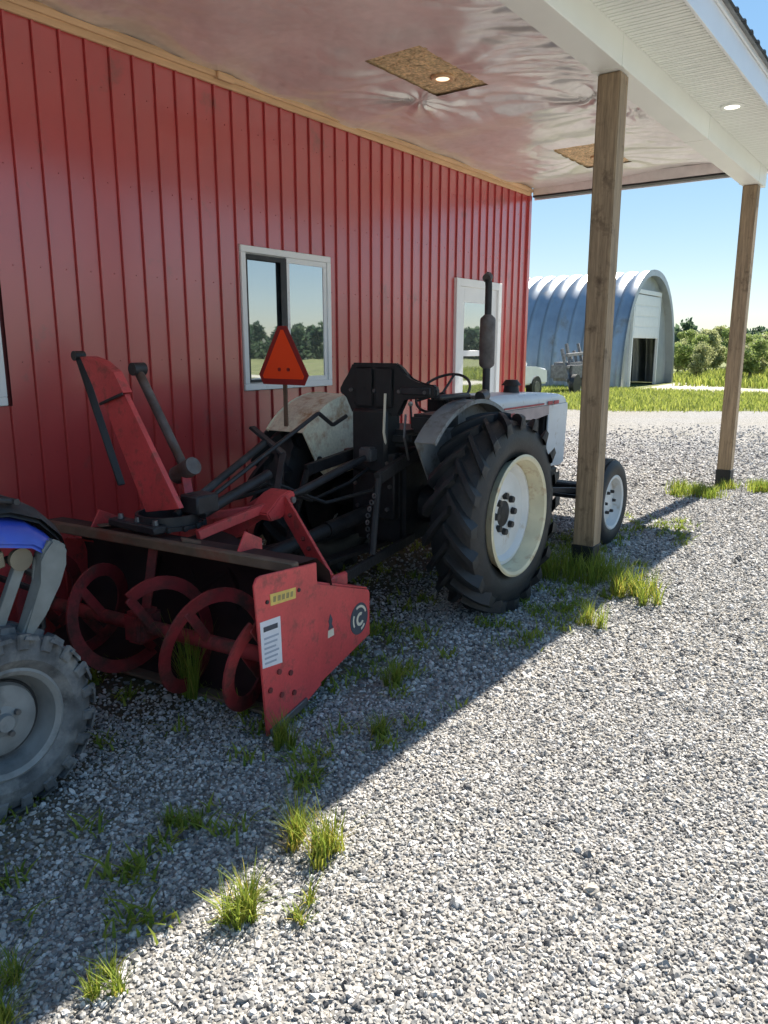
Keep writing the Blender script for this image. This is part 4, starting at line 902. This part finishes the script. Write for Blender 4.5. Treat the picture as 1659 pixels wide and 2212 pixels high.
fr = MB(); fr.quadgrid([[(p[0], y, p[1]) for p in [archpt(k/36, o2) for k in range(37)]] for y, o2 in ((QY-.02, .12), (QY-.02, -.12), (QY+.3, -.12))]); fr.build('arch_rim', 'galv', qh, ang=60)
# things standing in its doorway and beside it
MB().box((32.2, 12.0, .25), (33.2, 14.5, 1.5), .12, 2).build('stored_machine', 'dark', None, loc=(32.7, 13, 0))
so_ = bpy.data.objects['stored_machine']; tag(so_, 'dark machine stored just inside the arched barn doorway', 'machine')
# white pickup and a grey implement parked alongside
pk = thing('pickup_truck', (21.5, 11.6, 0), 'white pickup truck parked next to the arched barn side', 'pickup')
bx, by = 21.5, 11.6
MB().prism([(bx-2.5, .45), (bx-2.5, 1.0), (bx-1.0, 1.04), (bx-.2, 1.06), (bx+1.6, 1.02), (bx+2.45, .92), (bx+2.5, .45)], 'xz', by-.9, by+.9, .05, 2).build('body', 'truck', pk)
MB().prism([(bx-.9, 1.04), (bx-.75, 1.66), (bx+.55, 1.68), (bx+1.25, 1.05)], 'xz', by-.8, by+.8, .05, 2).build('cab', 'truck', pk)
for s in (-1, 1):
    MB().prism([(bx-.75, 1.10), (bx-.65, 1.55), (bx+.48, 1.57), (bx+1.0, 1.10)], 'xz', by+s*.805-.006, by+s*.805+.006, .002).build('side_window', 'carglass', pk)
    for x_ in (-1.6, 1.6):
        w = MB().cyl((bx+x_, by+s*.72, .36), (bx+x_, by+s*.94, .36), .36, n=24).build('wheel', 'tyre', pk); MB().cyl((bx+x_, by+s*.94, .36), (bx+x_, by+s*.95, .36), .2, n=20).build('rim', 'steel', w)
im = thing('field_implement', (25.9, 10.9, 0), 'grey farm implement with upright frame beside the white pickup', 'implement')
fm = MB()
for i in range(5): fm.bar((25.6+i*.4, 10.5, 0), (25.75+i*.35, 11.0, 1.55+.2*math.sin(i*2)), .09, .09)
for z_ in (.5, .95, 1.35): fm.bar((25.5, 10.7, z_), (27.4, 10.9, z_+.05), .1, .1)
fm.build('frame', 'junk', im)
MB().box((25.7, 10.6, .45), (27.2, 11.4, 1.1), .1, 2).build('hopper', 'junk', im)
for x_ in (25.8, 27.1): MB().cyl((x_, 10.4, .35), (x_, 10.55, .35), .35, n=20).build('wheel', 'tyre', im)

# ------------------------------------------------------------------ vegetation
def leaf_cloud(centers, rad, n, size, rs, flat=.8):
    """n small quads through ellipsoid clumps -> V,F arrays"""
    idx = rs.integers(0, len(centers), n); c = np.array(centers)[idx]; r = np.array(rad)[idx]
    d = rs.normal(0, 1, (n, 3)); d /= np.linalg.norm(d, axis=1)[:, None]
    p = c+d*(r*rs.uniform(.45, 1.08, n))[:, None]*np.array([1, 1, flat])
    a = rs.normal(0, 1, (n, 3)); a /= np.linalg.norm(a, axis=1)[:, None]
    b = np.cross(a, rs.normal(0, 1, (n, 3))); b /= np.linalg.norm(b, axis=1)[:, None]
    s = (size*rs.uniform(.6, 1.4, n))[:, None]
    V = np.stack([p-a*s, p+b*s*.55, p+a*s, p-b*s*.55], 1).reshape(-1, 3)
    F = np.arange(n*4).reshape(n, 4); return V, F
def tree_mesh(i, m):
    rs = np.random.default_rng(40+i); cs = []; rd = []
    for k in range(16):
        a = rs.uniform(0, 6.28); q = rs.uniform(.1, 1.0); z = rs.uniform(.9, 2.9)
        w = 1.25*math.sin(min(1, max(.25, (z-.4)/2.7))*math.pi*.9+.2)
        cs.append((q*w*math.cos(a), q*w*math.sin(a), z)); rd.append(rs.uniform(.35, .65))
    V, F = leaf_cloud(cs, rd, 4200, .085, rs)
    me = tri_mesh('crown', V, F, m)
    mb = MB(); mb.tube([(0, 0, -.05), (.02, .01, .5), (-.02, .03, 1.1), (.03, 0, 1.9)], [.10, .08, .065, .03], 8)
    for k in range(5):
        a = rs.uniform(0, 6.28); z = rs.uniform(.6, 1.3); mb.tube([(0, 0, z), (.35*math.cos(a), .35*math.sin(a), z+.4), (.8*math.cos(a), .8*math.sin(a), z+1.0)], [.04, .03, .012], 6)
    bmesh.ops.recalc_face_normals(mb.bm, faces=mb.bm.faces); tm = bpy.data.meshes.new('trunk'); mb.bm.to_mesh(tm); mb.bm.free(); tm.materials.append(M['bark'])
    return me, tm
kinds = [tree_mesh(0, 'leafa'), tree_mesh(1, 'leafb'), tree_mesh(2, 'leafa'), tree_mesh(3, 'leafb')]
trn = 0
rsT = np.random.default_rng(11)
rows_lab = ['green bushy orchard tree in the row nearest the grass verge', 'green bushy orchard tree in the middle orchard rows', 'green bushy orchard tree in the far orchard rows']
for ri_, (xr, ya, yb, st) in enumerate(((39.5, -1, 10.3, 1.8), (42.5, -2, 11, 1.8), (46, -2, 13, 1.8), (50, -2, 14, 1.9), (55, -2, 15, 2.0), (61, -3, 16, 2.1), (68, -4, 18, 2.3))):
    y = ya
    while y < yb:
        kx = rsT.integers(0, 4); c, t = kinds[kx]; s = rsT.uniform(.50, .78)*(1+.05*ri_)
        lab = rows_lab[0 if ri_ == 0 else 1 if ri_ < 3 else 2]
        o = thing('orchard_tree', (xr+rsT.uniform(-.5, .5), y+rsT.uniform(-.5, .5), 0), lab, 'tree', lab.replace('green bushy orchard tree', 'orchard trees'))
        o.rotation_euler = (0, 0, rsT.uniform(0, 6.28)); o.scale = (s, s, s*rsT.uniform(.9, 1.15))
        for nm, me in (('crown', c), ('trunk', t)):
            p = bpy.data.objects.new(nm, me); COL.objects.link(p); p.parent = o
        y += st*rsT.uniform(.85, 1.2)
# far wood all round the open side
def far_wood():
    rs = np.random.default_rng(5); Vs = []; Fs = []; base = 0; cs = []; rd = []
    for a in np.linspace(-75, 50, 300):
        for q in range(2):
            d = rs.uniform(95, 125)+q*12; t = R(a+rs.uniform(-.5, .5)); h = rs.uniform(2.0, 3.9)+q*.5+(.9 if rs.random() < .1 else 0)
            for z in np.arange(.3, h, 1.0):
                cs.append((d*math.cos(t)+rs.normal(0, .5), d*math.sin(t)+rs.normal(0, .5), z)); rd.append(1.35*(1.15-.55*z/h))
    V, F = leaf_cloud(cs, rd, 150000, .40, rs, 1.0)
    o = link('far_wood', tri_mesh('far_wood', V, F, 'leafd')); tag(o, 'dark green belt of far trees along the horizon', 'wood', kind='stuff')
far_wood()
def blades(pts, hgt, lean, wid, rs):
    """pts (n,3) -> curved tapering blades, 5 verts each (quad+tri as 2 quads degenerate-free: 2 quads)"""
    n = len(pts); a = rs.uniform(0, 6.28, n); h = hgt*rs.uniform(.45, 1.15, n); l = lean*h*rs.uniform(.2, 1.3, n); w = wid*rs.uniform(.6, 1.3, n)
    dx = np.stack([np.cos(a), np.sin(a), 0*a], 1); sd = np.stack([-np.sin(a), np.cos(a), 0*a], 1); up = np.array([0, 0, 1.])
    b0 = pts-sd*w[:, None]; b1 = pts+sd*w[:, None]
    m_ = pts+dx*(l*.35)[:, None]+up*(h*.6)[:, None]; m0 = m_-sd*(w*.8)[:, None]; m1 = m_+sd*(w*.8)[:, None]
    t_ = pts+dx*l[:, None]+up*h[:, None]; t0 = t_-sd*(w*.15)[:, None]; t1 = t_+sd*(w*.15)[:, None]
    V = np.stack([b0, b1, m0, m1, t0, t1], 1).reshape(-1, 3); k = np.arange(n)[:, None]*6
    F = np.concatenate([k+np.array([0, 1, 3, 2]), k+np.array([2, 3, 5, 4])]); return V, F
def clump(loc, n, rad, h, lean, label, dry=0.0, seed=0, nm='grass_clump', wid=.0022):
    rad *= .72; n = int(n*1.0)
    rs = np.random.default_rng(100+seed); r = rad*np.sqrt(rs.uniform(0, 1, n)); a = rs.uniform(0, 6.28, n)
    # a few tussocks inside the clump
    k = max(3, n//45); ca = rs.uniform(0, 6.28, k); cr = rad*np.sqrt(rs.uniform(0, 1, k)); idx = rs.integers(0, k, n)
    P = np.stack([cr[idx]*np.cos(ca[idx])+rs.normal(0, rad*.13, n), cr[idx]*np.sin(ca[idx])+rs.normal(0, rad*.13, n), np.full(n, -.01)], 1)
    o = thing(nm, loc, label, 'grass')
    nd = int(n*dry)
    if n-nd > 0:
        V, F = blades(P[nd:], h, lean, wid, rs); me = tri_mesh('green_blades', V, F, 'blade'); p = bpy.data.objects.new('green_blades', me); COL.objects.link(p); p.parent = o; p['kind'] = 'stuff'
    if nd > 0:
        V, F = blades(P[:nd], h*.8, lean*1.1, wid, rs); me = tri_mesh('dry_blades', V, F, 'bladey'); p = bpy.data.objects.new('dry_blades', me); COL.objects.link(p); p.parent = o; p['kind'] = 'stuff'
    return o
clump((5.26, 2.02, 0), 1000, .38, .20, .5, 'thick green grass around the foot of the porch post by the tractor', 0, 1, wid=.003)
clump((4.98, 1.50, 0), 420, .22, .20, .7, 'bright sunlit grass clump on the shadow line in front of the tractor side post', .25, 2, wid=.003)
clump((4.33, 1.56, 0), 160, .14, .17, .6, 'small sunlit grass tuft on the shadow edge next to the rear tyre', .2, 3)
clump((9.1, 2.25, 0), 900, .5, .13, .6, 'spread of grass at the foot of the far corner post on its shadow side', .1, 4, wid=.004)
clump((9.75, 1.75, 0), 700, .42, .13, .6, 'grass patch on the sunny side of the far corner post', .15, 5, wid=.004)
clump((1.70, 1.53, 0), 420, .13, .15, .7, 'yellowing grass clump straddling the shadow edge of the roof', .42, 6)
clump((1.35, 1.475, 0), 300, .09, .12, .9, 'bright green weed clump sitting in sun just past the roof shadow', .2, 7)
clump((1.46, 1.34, 0), 110, .08, .07, .9, 'thin low weed in the sunny gravel beside the bright green clump', .3, 8)
clump((2.14, 2.06, 0), 220, .07, .15, .5, 'grass tuft against the lower front corner of the blower side plate', 0, 9)
clump((2.20, 2.76, 0), 170, .07, .36, .35, 'tall thin grass growing up through the blower auger', .1, 10)
clump((.80, 1.74, 0), 260, .13, .10, .8, 'low dark weed patch in the shade in front of the quad bike', .1, 11)
clump((.93, 1.60, 0), 160, .09, .08, .8, 'small weed near the shadow edge in front of the quad bike', .1, 12)
clump((2.47, 1.80, 0), 160, .10, .08, .9, 'flat weed on shaded gravel off the blower side plate', 0, 13)
clump((1.55, 1.99, 0), 140, .09, .07, .9, 'low weed on shaded gravel between quad bike and shadow edge', 0, 14)
clump((2.95, 2.05, 0), 200, .10, .12, .7, 'weed tuft below the round emblem end of the blower', 0, 15)
# tiny scattered weeds: uncountable
def weeds():
    rs = np.random.default_rng(77); P = []
    for i in range(440):
        x_ = rs.uniform(.6, 7.5); y = rs.uniform(1.66, 3.6) if rs.random() < 2 else rs.uniform(.9, 1.65)
        if rs.random() > .35+.65*(math.sin(2.3*x_+1.1)*math.sin(2.9*y) > 0): continue
        k = rs.integers(6, 34); P.append(np.stack([x_+rs.normal(0, .035, k), y+rs.normal(0, .035, k), np.full(k, 0.)], 1))
    P = np.concatenate(P); V, F = blades(P, .05, 1.5, .0055, rs)
    tag(link('small_weeds', tri_mesh('small_weeds', V, F, 'blade')), 'tiny green weeds scattered through the shaded gravel', 'weeds', kind='stuff')
weeds()
def verge():
    rs = np.random.default_rng(78); n = 60000
    x_ = rs.uniform(19.2, 31, n); y = rs.uniform(-6, 13, n)
    edge = np.interp(y, [-6, 3, 6.8, 13], [23.6, 22.6, 19.9, 18.7])
    k = (x_ > edge+rs.normal(0, .25, n)) & (x_ < 29.8); P = np.stack([x_[k], y[k], 0*x_[k]], 1)
    n2 = 40000; x2 = rs.uniform(34, 62, n2); y2 = rs.uniform(-16, 12, n2); k2 = ~((x2 < 37.6) & (y2 > 9.5)); P2 = np.stack([x2[k2], y2[k2], 0*x2[k2]], 1)
    V, F = blades(P, .16, .7, .012, rs); V2, F2 = blades(P2, .38, .6, .03, rs)
    tag(link('verge_grass', tri_mesh('verge_grass', V, F, 'fgrass')), 'yellow green rough grass strip between gravel yard and driveway', 'grass', kind='stuff')
    tag(link('orchard_grass', tri_mesh('orchard_grass', V2, F2, 'fgrass')), 'long green grass under the orchard trees', 'grass', kind='stuff')
verge()
